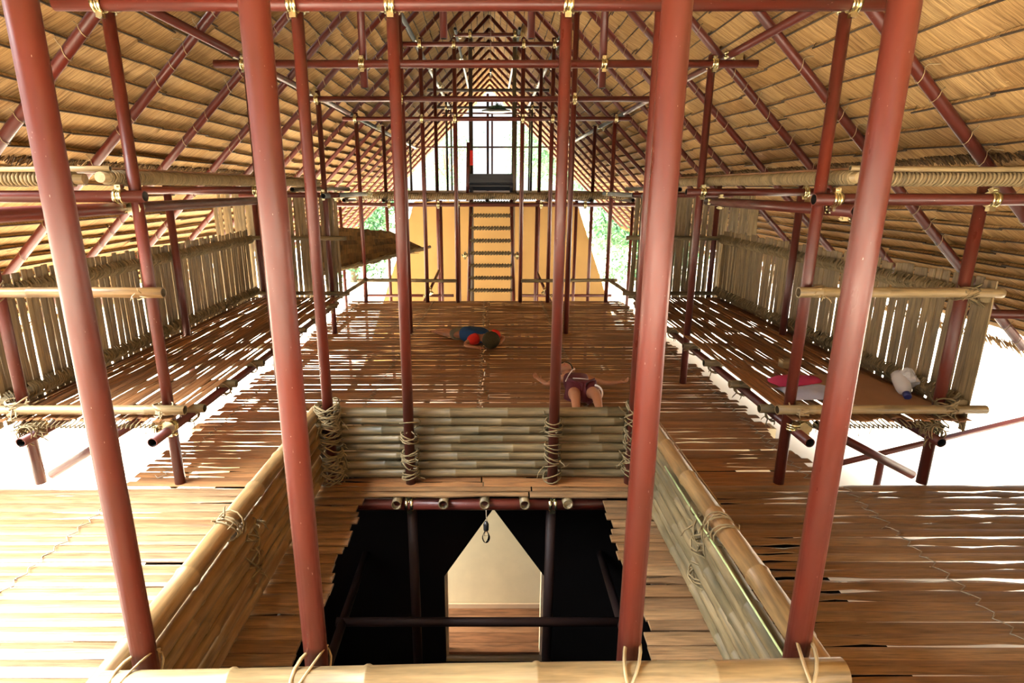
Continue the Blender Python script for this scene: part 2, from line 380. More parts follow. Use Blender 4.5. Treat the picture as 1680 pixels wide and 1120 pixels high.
# ------------------------------------------------------------------ roof
def roof(side, y0, y1):
    mb = MB(); bt = MB()
    slope = 1.41421356
    rows = []; s = 0.02; Ltot = (ZR - EAVE) * slope
    while s < Ltot:
        z = ZR - s / slope
        d = 0.205 if z > 2.5 else 0.175
        rows.append((s, min(s + d, Ltot + 0.1))); s += d
    dn = V((side * 0.70711, 0, -0.70711)); inn = V((-side * 0.70711, 0, -0.70711)); apex = V((RX, 0, ZR))
    for ri, (a, b) in enumerate(rows):
        yb = OPEN_L if (side < 0 and ZR - a / slope < 3.6) else y0
        y = yb - R.random() * 0.3
        while y < y1:
            w = R.uniform(0.75, 1.05); skew = R.uniform(-0.015, 0.015); n = 9; lo = R.random() * 9
            lift = R.uniform(0, 0.02)
            P = []; low = -0.13 if a > (ZR - 2.50) * slope else 0.0
            tops = a + R.uniform(-0.012, 0.012)
            for k, (t, h) in enumerate(((0.0, 0.026), (0.35, 0.020), (0.75, 0.008), (1.12, -0.006))):
                row = []
                for j in range(n + 1):
                    yy = max(yb - 0.3, y + w * j / n * 1.04)
                    ss = tops + (b - a) * t + skew * (j / n - 0.5) * 2
                    if k == 3: ss += R.uniform(-0.02, 0.02)
                    row.append(apex + V((0, yy, 0)) + dn * ss + inn * (low + h + lift * (1 - t) + R.uniform(-0.003, 0.003)))
                P.append(row)
            us = w / n; ud = (b - a) * 0.4; tw = R.uniform(0.05, 0.28)
            mb.grid(P, lambda i, j: (j * us + lo + i * ud * tw, i * ud), True)
            # folded top edge
            q = [[P[0][j] for j in range(n + 1)], [P[0][j] - inn * 0.03 - dn * 0.005 for j in range(n + 1)]]
            mb.grid(q, lambda i, j: (j * us + lo, -i * 0.03), True)
            # batten seen along the top of the course
            bt.path([P[0][0] + inn * 0.006, P[0][n // 2] + inn * 0.006, P[0][n] + inn * 0.006], 0.0085, 5)
            y += w
    # eave fringe: loose straws
    e = apex + dn * (Ltot - 0.02)
    y = y0 if side > 0 else OPEN_L
    while y < y1:
        L = R.uniform(0.06, 0.22); p = e + V((0, y, 0)) + inn * R.uniform(-0.01, 0.03)
        q = p + dn * L + V((0, R.uniform(-0.05, 0.05), -0.02))
        mb.path([p, p.lerp(q, 0.5), q], [0.008, 0.006, 0.002], 3, caps=False)
        y += 0.010
    o = tag(mb.build('ceiling', 'thatch'), kind='structure')
    b = bt.build('batten', 'batten', parent=o)
    # closed outer skin so no daylight leaks through the courses
    sk = MB()
    sb = (ZR - 2.50) * slope
    P = [[apex + V((0, yy, 0)) + dn * s_ - inn * o_ for yy in (y0, y1)] for s_, o_ in ((-0.05, 0.05), ((ZR - 3.6) * slope, 0.05), (sb, 0.05), (sb, 0.19), (Ltot, 0.19))]
    sk.grid(P, lambda i, j: (i * 2, j * 2), False)
    if side < 0:
        P.insert(1, [P[1][0].copy(), P[1][1].copy()])
        for r_ in P[2:]: r_[0].y = OPEN_L
    P2 = [[p - inn * 0.16 for p in r] for r in P]
    sk.grid(P2, lambda i, j: (i * 2, j * 2), False)
    sk.build('outer_thatch', 'thatch', parent=o)
    # ragged straw where upper courses end; shade of the lap put into dark colour
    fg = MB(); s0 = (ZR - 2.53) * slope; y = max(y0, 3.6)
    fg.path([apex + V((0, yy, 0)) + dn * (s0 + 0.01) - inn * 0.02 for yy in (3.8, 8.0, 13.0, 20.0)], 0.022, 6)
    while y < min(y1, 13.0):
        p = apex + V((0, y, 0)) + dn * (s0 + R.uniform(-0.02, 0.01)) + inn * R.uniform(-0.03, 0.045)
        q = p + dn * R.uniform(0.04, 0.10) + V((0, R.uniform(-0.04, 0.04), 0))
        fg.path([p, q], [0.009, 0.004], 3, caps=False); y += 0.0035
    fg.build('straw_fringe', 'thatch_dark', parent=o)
    return o
RY0, RY1 = -5.0, 26.0
OPEN_L = 3.75        # left side open in front of this; unseen opening enlarged to light near floor
roof(-1, RY0, RY1); roof(1, RY0, RY1)

def pipe_mb(a, b, r=0.04, seg=16): return MB().tube(a, b, r, seg, hollow=True, capmi=1)
TIES = {}
for side in (-1, 1):
    dn = V((side * 0.70711, 0, -0.70711)); inn = V((-side * 0.70711, 0, -0.70711)); TIES[side] = []
    for v_ in range(3):
        tm = MB(); ring = [V((0, 1, 0)) * math.cos(t * PI / 5) * 0.050 + inn * math.sin(t * PI / 5) * 0.050 + dn * ((0.02 + 0.01 * v_) * math.sin(t * PI / 5)) for t in range(-1, 7)]
        ring = [ring[0] - inn * 0.03] + ring + [ring[-1] - inn * 0.03]
        if v_: ring += [ring[-1] + V((0, -0.05 * v_, 0)) + dn * 0.05 * (v_ - 1.5)]
        tm.path(ring, 0.0038, 4)
        t_ = tm.build('cane_tie', 'rope_pale'); COL.objects.unlink(t_); TIES[side].append(t_)
def rafter(side, y, idx):
    slope = 1.41421356; dn = V((side * 0.70711, 0, -0.70711)); inn = V((-side * 0.70711, 0, -0.70711)); apex = V((RX, y, ZR))
    s1 = (ZR - EAVE - 0.1) * slope
    if side < 0 and y < OPEN_L: s1 = (ZR - 3.7) * slope
    a = apex + inn * 0.10 + dn * 0.10; b = apex + inn * 0.10 + dn * s1
    o = pipe_mb(a, b, 0.043, 12).build('roof_rafter', ['red', 'pipe_in'], loc=tuple(b))
    sd = 'left' if side < 0 else 'right'
    tag(o, f'red steel rafter under the {sd} roof slope, {nth(idx)} one from the front', 'rafter', f'red rafters of the {sd} roof slope')
    if idx < 9:
        s = 0.3; k = 0
        while s < s1 - 0.1:
            t = TIES[side][k % 3].copy(); COL.objects.link(t); t.parent = o
            t.location = apex + inn * 0.10 + dn * s - b; s += 0.205 * R.choice((1, 1, 2)); k += 1
i = 0; y = 4.58 - 2.4
while y < 25.9:
    rafter(-1, y, i)
    rafter(1, y, i)
    y += 1.2; i += 1

# ------------------------------------------------------------------ steel frame: poles
colour_words = {'red': 'red', 'red_dark': 'dark red', 'darkpole': 'blackish', 'olive': 'olive brown'}
def pole(x, row, z0, z1, place, mat='red', r=0.04, y=None, lean=0.0, name='steel_pole'):
    yy = y if y is not None else ROW[row]
    a = V((x, yy, z0)); b = V((x + lean, yy, z1))
    o = pipe_mb(a, b, r, 20 if yy < 5 else 12).build(name, [mat, 'pipe_in'], loc=(x, yy, z0))
    tag(o, place, 'pole', 'steel poles of the frame'); return o
W = ROWN
for x, w_ in ((-1.15, 'far left'), (-0.545, 'centre left'), (0.555, 'centre right'), (1.145, 'far right')):
    pole(x, 'A', 0.0, 4.6, f'thick red steel pole in the nearest row, {w_} one of its four')
names8 = [(-3.51, 'outer left corner of the left bunk'), (-2.40, 'inner corner of the left bunk'), (-1.18, 'left end of the bamboo rail wall'),
          (-0.565, 'left half of the rail wall'), (0.56, 'right half of the rail wall'), (1.17, 'right end of the rail wall'),
          (2.36, 'inner corner of the right bunk'), (3.50, 'outer right corner of the right bunk')]
for x, w_ in names8:
    if abs(x) > 3: pole(x, 'B', 0.0, 2.30, f'red steel pole in the second row, at the {w_}')
    else: pole(x, 'B', 0.0, 3.42 if abs(x) > 2 else 4.6, f'red steel pole in the second row, at the {w_}')
for x, w_ in ((-3.5, 'outer side of the left bunk'), (-2.48, 'inner side of the left bunk'), (2.38, 'inner side of the right bunk'), (3.5, 'outer side of the right bunk')):
    pole(x, 'C', 0.0, 3.6 if abs(x) < 3 else 2.33, f'red steel pole in the third row, on the {w_}', 'red_dark')
for x, w_, z0, z1 in ((-1.26, 'left', 3.28, 5.05), (1.24, 'right', 3.28, 5.05)):
    pole(x, 'C', z0, z1, f'short red hanging post on the third row cross tie, {w_} one', 'red_dark')
for x, w_ in ((-0.43, 'left'), (0.50, 'right')):
    pole(x, 'C', 3.80, 5.75, f'stubby red post hanging high under the ridge, {w_} one', 'red_dark', y=6.75)
for x, w_ in ((-3.52, 'far corner of the left bunk'), (-2.44, 'inner far corner of the left bunk'), (-1.22, 'left of the sleeping boy'),
              (1.28, 'floor behind the child in burgundy'), (2.42, 'inner far corner of the right bunk'), (3.52, 'far corner of the right bunk')):
    zt = 3.62 if abs(x) > 2 else 4.9
    if abs(x) > 3: zt = 2.33
    pole(x, 'D', 0.0, zt, f'red steel pole in the fourth row, at the {w_}', 'red' if abs(x) < 2 else 'red_dark')
for x, w_ in ((-2.47, 'outermost left'), (-1.22, 'inner left'), (-0.60, 'just left of the ladder'), (0.67, 'just right of the ladder'), (1.23, 'inner right'), (2.42, 'outermost right')):
    pole(x, 'E', 0.0, 3.62 if abs(x) > 2 else 4.9, f'thin red pole in the fifth row at the floor end, {w_}', 'red')
for x, w_, mt in ((-2.38, 'outermost left', 'red_dark'), (-1.18, 'inner left', 'red'), (-0.38, 'thick one left of the black bench', 'darkpole'), (0.60, 'thick one right of the black bench', 'olive'), (1.20, 'inner right', 'red'), (2.45, 'outermost right', 'red_dark')):
    pole(x, 'F', -2.45, 3.62 if abs(x) > 2 else (4.9 if abs(x) > 1 else 5.6), f'{colour_words[mt]} pole beyond the ladder, {w_}', mt, 0.045 if mt in ('darkpole', 'olive') else 0.04)
for x, w_, mt in ((-2.42, 'outermost left', 'darkpole'), (-1.28, 'left of the middle', 'darkpole'), (1.33, 'right of the middle', 'darkpole'), (2.52, 'outermost right', 'darkpole'), (-0.02, 'dead centre', 'red_dark')):
    pole(x, 'H', 2.1, 3.7 if abs(x) > 2 else 5.0, f'{colour_words[mt]} slender post on the far upper deck, {w_}', mt, 0.035)
for x, w_, mt in ((-1.30, 'second from left', 'darkpole'), (1.42, 'second from right', 'darkpole'), (0.12, 'beside the centre post', 'red_dark'), (-0.62, 'behind the dark post left of the bench', 'red_dark'), (0.95, 'behind the olive post', 'red_dark')):
    pole(x, 'I', 2.1, 5.2, f'thin post against the bright gable, {w_}', mt, 0.03)
# posts below the far deck, in front of the ochre wall
for x, w_ in ((-1.95, 'far left of the ladder'), (-1.0, 'left of the ladder'), (-0.62, 'beside the left ladder rail'), (0.72, 'beside the right ladder rail'), (1.06, 'right of the ladder'), (1.9, 'far right of the ladder')):
    pole(x, 'E', -2.45, 2.0, f'thin red post under the upper deck before the ochre wall, {w_}', 'red', 0.035, y=12.6)
for x, w_ in ((2.75, 'at the right green opening'), (3.25, 'further right in the green opening'), (-2.85, 'at the left opening by the dry leaf screen'), (-3.3, 'behind the dry leaf screen')):
    pole(x, 'E', -2.45, 2.0, f'thin red post under the upper deck {w_}', 'red', 0.035, y=13.2)
# outside, below the floor
pole(4.95, 'C', -2.45, -0.95, 'short red post outside below the right bunk', 'red')

# ------------------------------------------------------------------ clamps, ties, purlins
def clamp(parent, p, d1, d2, r=0.042, off=None):
    """double coupler: a band round each of two crossing pipes, a block and two bolts"""
    mb = MB(); p = V(p); d1 = V(d1).normalized(); d2 = V(d2).normalized(); nrm = d1.cross(d2).normalized()
    p1 = p + nrm * r; p2 = p - nrm * r
    for q, d, sgn in ((p1, d1, 1), (p2, d2, -1)):
        x, y = frame_of(d)
        for e in (-0.02, 0.02):
            mb.tube(q + d * (e - 0.011), q + d * (e + 0.011), r + 0.010, 14)
        mb.tube(q - d * 0.012, q + d * 0.012, r + 0.005, 14)
        side = d.cross(nrm).normalized()
        for w in (-1, 1):
            mb.box(q + side * w * (r + 0.018), (0.036, 0.040, 0.036), Matrix((side, d, nrm)).transposed())
        b0 = q + side * (r + 0.022)
        mb.tube(b0 - nrm * 0.035, b0 + nrm * 0.05, 0.007, 6)
        mb.tube(b0 + nrm * 0.028, b0 + nrm * 0.042, 0.014, 6)
    mb.box(p, (0.05, 0.05, 0.03), Matrix((d1, d1.cross(nrm).normalized(), nrm)).transposed())
    o = mb.build('clamp', 'zinc', parent=parent); return o
def tie(a, b, label, group, clamps=(), mat='red', r=0.04, cross=(0, 0, 1), side=1, name='cross_tie', cat='pipe'):
    a = V(a); b = V(b)
    o = pipe_mb(a, b, r, 16 if a.y < 7 else 10).build(name, [mat, 'pipe_in'], loc=tuple(a))
    tag(o, label, cat, group)
    d = (b - a).normalized()
    for t in clamps:
        c = a + d * t; n = d.cross(V(cross)).normalized()
        clamp(o, c + n * (r * side), d, cross) if side > 0 else clamp(o, c + n * (r * side), V(cross), d)
    return o
X = (1, 0, 0)
def xt(y, z, x0, x1, cx, label, mat='red', r=0.04, side=1):
    # tie along x with the poles right behind it (side 1) or in front
    return tie((x0, y, z), (x1, y, z), label, 'cross ties of the frame', [c - x0 for c in cx], mat, r, side=-side)
xt(4.05, 3.385, -2.68, 2.70, (-2.40, -1.18, -0.565, 0.56, 2.36), 'long red cross tie along the very top, over the rail wall poles')
xt(6.47, 3.50, -2.78, 2.82, (-2.48, -1.26, 1.24, 2.38), 'long red cross tie of the third row carrying two short hanging posts', 'red')
xt(8.90, 3.50, -2.60, 2.66, (-2.44, -1.22, 1.28, 2.42), 'red cross tie of the fourth row under the roof', 'red_dark')
xt(11.47, 3.51, -2.70, 2.70, (-2.47, -1.22, -0.60, 0.67, 1.23, 2.42), 'thin red cross tie of the fifth row with six clamps', 'red')
xt(11.47, 4.78, -1.62, 1.45, (-1.22, -0.60, 0.67, 1.23), 'upper red cross tie of the fifth row high in the roof', 'red')
xt(8.90, 4.80, -1.6, 1.6, (-1.22, 1.28), 'upper red cross tie of the fourth row behind the top tie', 'red')
xt(13.82, 5.48, -0.72, 0.72, (-0.38, 0.60), 'short red tie near the ridge in the sixth row', 'red')
xt(16.2, 4.72, -1.6, 1.6, (), 'dark cross tie of the seventh row behind', 'darkpole')
xt(16.2, 5.38, -0.75, 0.78, (), 'short dark tie near the ridge in the seventh row', 'darkpole')
xt(18.6, 4.60, -1.7, 1.75, (-1.28, 1.33), 'dark tie of the eighth row above the hanging dish lamp', 'darkpole')
xt(21.05, 3.62, -2.75, 2.75, (), 'thin dark rail across the bright gable', 'red_dark', 0.028)
xt(21.05, 4.72, -1.6, 1.6, (), 'upper rail across the bright gable', 'red_dark', 0.03)
# purlins running away
def yt(x, z, y0, y1, label, mat='red', cl=(), r=0.04):
    return tie((x, y0, z), (x, y1, z), label, 'purlin pipes running back under the roof', [c - y0 for c in cl], mat, r, name='purlin_pipe')
for s_, w_ in ((-1, 'left'), (1, 'right')):
    yt(s_ * 2.56, 3.60, 3.6, 11.4, f'long purlin pipe under the {w_} roof slope, over the inner bunk poles', 'red_dark', (4.13, 6.55, 8.98), 0.038)
    yt(s_ * 2.56, 3.60, 11.45, 21.2, f'grey purlin pipe beyond it deep under the {w_} roof slope', 'bluepipe', (13.9,), 0.04)
    yt(s_ * 1.33, 4.88, 8.7, 21.2, f'upper grey purlin pipe high under the {w_} roof slope', 'bluepipe', (11.55, 13.9, 16.27), 0.04)
    yt(s_ * 0.68, 5.50, 13.4, 21.2, f'topmost grey purlin pipe close to the ridge on the {w_}', 'bluepipe', (13.9, 16.27), 0.035)
# eye level pipes beside the bunks
xt(4.05, 2.21, -5.2, -2.29, (-3.51, -2.46), 'stout red tie at eye height over the left bunk, open end at the inner pole')
xt(4.05, 2.19, 2.28, 5.2, (2.43, 3.50), 'stout red tie at eye height over the right bunk, open end at the inner pole')
yt(-2.50, 2.13, 1.2, 6.55, 'dark red pipe at eye height running back past the left bunk', 'red_dark', (4.13,))
yt(2.47, 2.12, 3.86, 6.55, 'short dark pipe at eye height with its open end facing forward, right', 'red_dark', (4.13, 6.4), 0.043)
xt(6.47, 2.24, -3.75, -2.3, (-2.48,), 'red tie at eye height in the third row, left', 'red')
xt(6.47, 2.22, 2.2, 3.75, (2.38, 3.5), 'red tie at eye height in the third row, right', 'red')
for s_, w_ in ((-1, 'left'), (1, 'right')):
    xt(8.90, 2.16, min(s_ * 2.2, s_ * 3.7), max(s_ * 2.2, s_ * 3.7), (s_ * 2.44,), f'red tie at eye height in the fourth row, {w_}', 'red')
    yt(s_ * 2.36, 2.15, 8.6, 12.0, f'grey pipe linking the {w_} loft to the far upper deck', 'bluepipe', (8.98, 11.5))
    yt(s_ * 2.9, 2.24, 8.9, 12.4, f'outer bamboo coloured pipe toward the far upper deck, {w_}', 'olive')

# ------------------------------------------------------------------ wrapped beams and lofts
def wrapped_beam(a, b, label, r=0.036, lo=None):
    a = V(a); b = V(b); o = thing('wrapped_beam', tuple(a), label, 'beam', 'straw wrapped beams of the lofts')
    mb = MB(); mb.path([a, b], r, 12); mb.build('core_pole', 'bamboo_pale', parent=o)
    c = MB(); d = (b - a).normalized(); c.coil(a + d * 0.06, b, r + 0.006, 0.010, 0.027, 5, 9, 0.006, 0.14)
    c.build('straw_wrapping', 'rope', parent=o)
    return o
for s_, w_ in ((-1, 'left'), (1, 'right')):
    wrapped_beam((s_ * 2.50, 3.93, 2.335), (s_ * 2.50, 8.9, 2.335), f'straw wrapped beam along the edge of the {w_} loft')
    wrapped_beam((s_ * 2.66, 4.02, 2.325), (s_ * 4.6, 4.02, 2.325), f'straw wrapped beam across the front of the {w_} loft')
    bm = MB().bamboo((s_ * 2.45, 3.98, 2.392), (s_ * 4.4, 3.98, 2.392), 0.018, 8)
    tag(bm.build('bamboo_strip', ['bamboo_pale', 'bamboo_cut'], loc=(s_ * 2.45, 3.98, 2.39)), f'thin pale bamboo lying on the front beam of the {w_} loft', 'bamboo')
    lf = MB(); xx = 2.55  # loft ledge made wider, to shade the thatch above it
    while xx < 3.3:
        slat_run(lf, 4.05, 8.9, s_ * xx, 0.075, z=2.40, along='y', gapf=0.1); xx += 0.075
    tag(lf.build('shading_ledge', 'slat', loc=(s_ * 3.2, 4.1, 2.4)), f'slatted ledge widened to shade the thatch above, under the {w_} roof slope', 'loft')

# ------------------------------------------------------------------ lashings
def lashing(parent, c, axis, r, n, length, loose=8, rr=0.005, mat='rope', tilt=0.03, name='cane_lashing', lw=None, label=None):
    mb = MB(); c = V(c); ax = V(axis).normalized(); x, y = frame_of(ax)
    for i in range(n):
        p = c + ax * (R.uniform(-0.5, 0.5) * length); tl = R.uniform(-tilt, tilt); t2 = R.uniform(-tilt, tilt)
        k = r * R.uniform(1.0, 1.18); ring = []
        for q in range(13):
            a = q * 2 * PI / 12
            ring.append(p + x * math.cos(a) * k + y * math.sin(a) * k + ax * (math.sin(a) * tl + math.cos(a) * t2))
        mb.path(ring, rr, 4, squash=1.0)
    for i in range(loose):
        a = R.uniform(0, 2 * PI); p = c + ax * (R.uniform(-0.5, 0.5) * length) + (x * math.cos(a) + y * math.sin(a)) * r * 1.1
        o_ = (x * math.cos(a) + y * math.sin(a)); L = R.uniform(0.03, 0.11)
        q = p + o_ * L * 0.5 + ax * R.uniform(-L, L) + V((R.uniform(-.03, .03), R.uniform(-.03, .03), -0.3 * L))
        mb.path([p, p.lerp(q, 0.5) + o_ * 0.012, q], [rr, rr * 0.9, rr * 0.4], 4)
    if parent is None:
        return mb
    o = mb.build(name, mat, parent=parent)
    if label: o['label'] = label
    return o

# ------------------------------------------------------------------ bamboo railings round the pit
RT = 0.61
# rear rail wall
o = thing('bamboo_rail_wall', (0, 4.24, 0), 'low wall of stacked weathered bamboo behind the pit, crossed by red poles', 'railing')
z = 0.035; k = 0
hs = [0.038, 0.113, 0.188, 0.263, 0.338, 0.413, 0.488, 0.562]
for z in hs:
    mb = MB().bamboo((-1.27 + R.uniform(-.02, .02), 4.23 + R.uniform(-.008, .008), z), (1.25 + R.uniform(-.02, .02), 4.23, z), 0.0375 + R.uniform(-.002, .002), 14, 0.42, 0.004, 0.97)
    mb.build('bamboo_pole', ['bamboo_old', 'bamboo_cut'], parent=o)
for x_, nn, ll in ((-0.565, 16, 0.55), (0.56, 16, 0.55)):
    lashing(o, (x_, 4.155, 0.32), (0, 0, 1), 0.062, nn, ll, 14, 0.0055, 'rope', 0.035)
lashing(o, (-1.19, 4.15, 0.33), (0, 0, 1), 0.085, 60, 0.58, 60, 0.0065, 'rope', 0.08)
lashing(o, (1.20, 4.16, 0.33), (0, 0, 1), 0.075, 30, 0.56, 30, 0.006, 'rope', 0.07)
# side rails
for s_, w_, xc in ((-1, 'left', -1.285), (1, 'right', 1.255)):
    o = thing('bamboo_rail_wall', (xc, 1.6, 0), f'{w_} side wall of the pit, stacked long bamboos under a thick top rail', 'railing')
    lean = 0.0
    for i_, z in enumerate([0.05, 0.135, 0.22, 0.305, 0.39, 0.47]):
        r_ = 0.040 + R.uniform(-.003, .003)
        MB().bamboo((xc - s_ * 0.02, 1.62 + R.uniform(-.05, .05), z), (xc - s_ * 0.01, 4.16, z), r_, 14, 0.38, 0.006, 0.93).build('bamboo_pole', ['bamboo', 'bamboo_cut'] if s_ < 0 else ['bamboo_old', 'bamboo_cut'], parent=o)
    tr = MB().bamboo((xc + s_ * 0.012, 1.48, 0.575), (xc + s_ * 0.01, 4.22, 0.575), 0.055, 18, 0.42, 0.006, 0.9)
    t_ = tr.build('top_rail', ['bamboo', 'bamboo_cut'], parent=o)
    lashing(o, (xc, 2.75, 0.36), (0, 0.05, 1), 0.075, 9, 0.40, 26, 0.005, 'rope', 0.09)
    lashing(o, (xc, 2.6, 0.575), (0, 1, 0), 0.062, 5, 0.12, 8, 0.005, 'rope', 0.05)
    if s_ > 0:
        MB().path([(xc + 0.072, 1.65, 0.585), (xc + 0.066, 2.3, 0.60), (xc + 0.070, 3.0, 0.595), (xc + 0.066, 4.1, 0.59)], 0.005, 5).build('pale_cord', 'rope_pale', parent=o)
        MB().path([(xc - 0.052, 1.7, 0.52), (xc - 0.052, 2.6, 0.52), (xc - 0.052, 3.4, 0.52)], 0.005, 5).build('green_cord', 'leafcord', parent=o)
# front rail
o = thing('bamboo_front_rail', (0, 1.56, 0.55), 'thick pale bamboo rail across the front edge of the pit, nearest the viewer', 'railing')
MB().bamboo((-1.24, 1.57, 0.645), (1.25, 1.57, 0.705), 0.048, 20, 0.5, 0.004, 0.97).build('bamboo_pole', ['bamboo_pale', 'bamboo_cut'], parent=o)
for x_ in (-1.15, -0.545, 0.555, 1.145):
    mb = MB(); zc = 0.645 + 0.060 * (x_ + 1.23) / 2.47
    for q in range(2):
        ring = []
        for a in range(17):
            t = a * 2 * PI / 16
            ring.append(V((x_ + (0.035 if q != 1 else -0.03) * math.sin(t) + 0.012 * (q - 1) + 0.03 * math.cos(t), 1.612 + math.cos(t) * 0.104, zc + math.sin(t) * 0.058)))
        mb.path(ring, 0.007, 5, squash=0.6)
    mb.build('cane_lashing', 'rope_pale', parent=o)
# support legs of the front rail
# ------------------------------------------------------------------ under the floor round the pit
tie((-0.95, 3.985, -0.105), (0.97, 3.985, -0.105), 'dark red pipe under the floor edge at the back of the pit', None, [0.39, 1.50], 'red_dark', 0.045, side=-1, name='floor_beam')
for i_, x_ in enumerate((-0.65, -0.29, 0.02, 0.33, 0.66)):
    mb = MB().bamboo((x_, 3.90, -0.062), (x_, 11.7, -0.062), 0.038, 12, 0.45, 0.003)
    tag(mb.build('floor_joist', ['bamboo_old', 'bamboo_cut'], loc=(x_, 3.90, -0.06)), f'bamboo joist with its round end over the pit, {nth(i_)} from the left', 'joist', 'bamboo joists under the floor')
for i_, x_ in enumerate((-2.5, -1.6, 1.6, 2.5)):
    mb = MB().bamboo((x_, 4.2, -0.062), (x_, 11.7, -0.062), 0.038, 10, 0.45, 0.003)
    tag(mb.build('floor_joist', ['bamboo_old', 'bamboo_cut'], loc=(x_, 4.2, -0.06)), f'bamboo joist glimpsed through gaps of the big floor, {nth(i_)} from the left', 'joist', 'bamboo joists under the floor')
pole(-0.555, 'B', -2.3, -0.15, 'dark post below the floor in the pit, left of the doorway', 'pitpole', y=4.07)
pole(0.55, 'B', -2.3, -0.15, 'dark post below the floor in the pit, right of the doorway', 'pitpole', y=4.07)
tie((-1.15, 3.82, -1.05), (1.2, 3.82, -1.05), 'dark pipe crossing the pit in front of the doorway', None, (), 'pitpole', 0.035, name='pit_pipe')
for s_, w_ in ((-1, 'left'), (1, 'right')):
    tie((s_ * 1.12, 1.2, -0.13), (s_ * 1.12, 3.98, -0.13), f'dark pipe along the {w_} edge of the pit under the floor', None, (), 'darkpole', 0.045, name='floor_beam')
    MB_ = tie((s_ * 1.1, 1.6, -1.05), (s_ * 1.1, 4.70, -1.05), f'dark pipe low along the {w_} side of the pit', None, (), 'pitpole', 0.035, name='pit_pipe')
# the dark room under the front floor
PD = -2.3
def quadwall(name, pts, th, mat, par=None):
    """prism from a planar polygon, thickness vector th"""
    mb = MB(); n = len(pts); P = [V(p) for p in pts]; t = V(th); b = 0
    mb.v = P + [p + t for p in P]
    uvz = tuple((p.x + p.y, p.z) for p in P)
    mb.face(tuple(range(n)), uvz, False); mb.face(tuple(range(n, 2 * n))[::-1], uvz[::-1], False)
    for i in range(n):
        j = (i + 1) % n; mb.face((i, n + i, n + j, j), ((0, 0), (0.1, 0), (0.1, 1), (0, 1)), False)
    return mb
YD = 4.72
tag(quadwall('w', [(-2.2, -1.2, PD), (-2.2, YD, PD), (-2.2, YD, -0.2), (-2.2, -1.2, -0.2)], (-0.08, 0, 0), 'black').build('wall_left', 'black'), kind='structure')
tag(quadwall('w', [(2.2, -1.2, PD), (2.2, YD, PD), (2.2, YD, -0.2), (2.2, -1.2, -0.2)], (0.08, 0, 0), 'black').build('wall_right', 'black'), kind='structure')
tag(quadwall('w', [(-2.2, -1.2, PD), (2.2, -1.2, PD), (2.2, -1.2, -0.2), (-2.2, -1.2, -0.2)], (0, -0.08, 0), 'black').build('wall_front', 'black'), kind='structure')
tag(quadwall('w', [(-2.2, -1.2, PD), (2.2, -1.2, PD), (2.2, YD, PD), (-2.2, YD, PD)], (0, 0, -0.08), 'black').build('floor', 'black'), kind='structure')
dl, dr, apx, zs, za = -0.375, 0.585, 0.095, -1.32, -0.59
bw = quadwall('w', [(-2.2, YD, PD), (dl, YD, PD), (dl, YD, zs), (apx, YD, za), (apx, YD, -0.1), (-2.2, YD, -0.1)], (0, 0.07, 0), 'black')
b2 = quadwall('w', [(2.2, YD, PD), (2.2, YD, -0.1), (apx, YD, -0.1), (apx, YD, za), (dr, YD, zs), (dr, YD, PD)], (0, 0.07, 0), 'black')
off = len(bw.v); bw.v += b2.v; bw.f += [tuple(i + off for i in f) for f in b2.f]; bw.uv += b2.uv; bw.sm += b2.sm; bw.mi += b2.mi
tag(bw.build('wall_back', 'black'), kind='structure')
fr_ = MB()
fr_.box((dl + 0.012, YD + 0.11, (zs + PD) / 2), (0.024, 0.07, zs - PD)); fr_.box((dr - 0.012, YD + 0.11, (zs + PD) / 2), (0.024, 0.07, zs - PD))
tag(fr_.build('trim_1', 'revealwood'), kind='structure')
pf = MB()
for k in range(6): pf.box((0.1, YD + 0.08 + 0.13 * k + 0.065, PD + 0.02), (6.0, 0.126, 0.03))
tag(pf.build('floor', 'plank'), kind='structure')
tag(quadwall('w', [(-3, 5.46, PD - 0.15), (3, 5.46, PD - 0.15), (3, 5.46, -0.12), (-3, 5.46, -0.12)], (0, 0.15, 0), 'plaster').build('wall_corridor', 'plaster'), kind='structure')
mb = MB().box((0.1, 5.435, PD + 0.06), (6.0, 0.02, 0.06)); tag(mb.build('baseboard_corridor', 'revealwood'), kind='structure')
# added lamp standing in for daylight in the corridor; its source is unseen
al = bpy.data.lights.new('corridor_fill_light', 'AREA'); al.shape = 'RECTANGLE'; al.size = 0.6; al.size_y = 2.0; al.energy = 300; al.color = (1.0, 0.93, 0.78)
alo = bpy.data.objects.new('corridor_fill_light', al); COL.objects.link(alo); alo.location = (-2.6, 5.1, -1.3); alo.rotation_euler = (PI / 2, 0, -PI / 2 - 0.1)

# ------------------------------------------------------------------ bunks
def straw_band(mb, a, b, h, dep, nrm, dens=70, rr=0.006):
    """a thick plaited band: many short slanting strands"""
    a = V(a); b = V(b); d = (b - a).normalized(); L = (b - a).length; nrm = V(nrm); up = V((0, 0, 1))
    mb.path([a, b], h * 0.42, 8, squash=0.6)
    n = int(L * dens)
    for i in range(n):
        t = L * i / n + R.uniform(-.01, .01); sk = R.uniform(0.02, 0.07)
        p0 = a + d * t - up * h * 0.5; p1 = a + d * (t + sk * 0.5) + nrm * dep * R.uniform(0.8, 1.2); p2 = a + d * (t + sk) + up * h * R.uniform(0.42, 0.55)
        mb.path([p0, p0.lerp(p1, .6) + nrm * dep * 0.35, p1, p1.lerp(p2, .5) + nrm * dep * 0.25, p2], rr, 4, caps=False)
        if R.random() < 0.12:
            q = p1 + nrm * R.uniform(0.02, 0.05) + d * R.uniform(-.05, .05) + up * R.uniform(-.04, .03)
            mb.path([p1, q], [rr * 0.7, rr * 0.3], 3, caps=False)
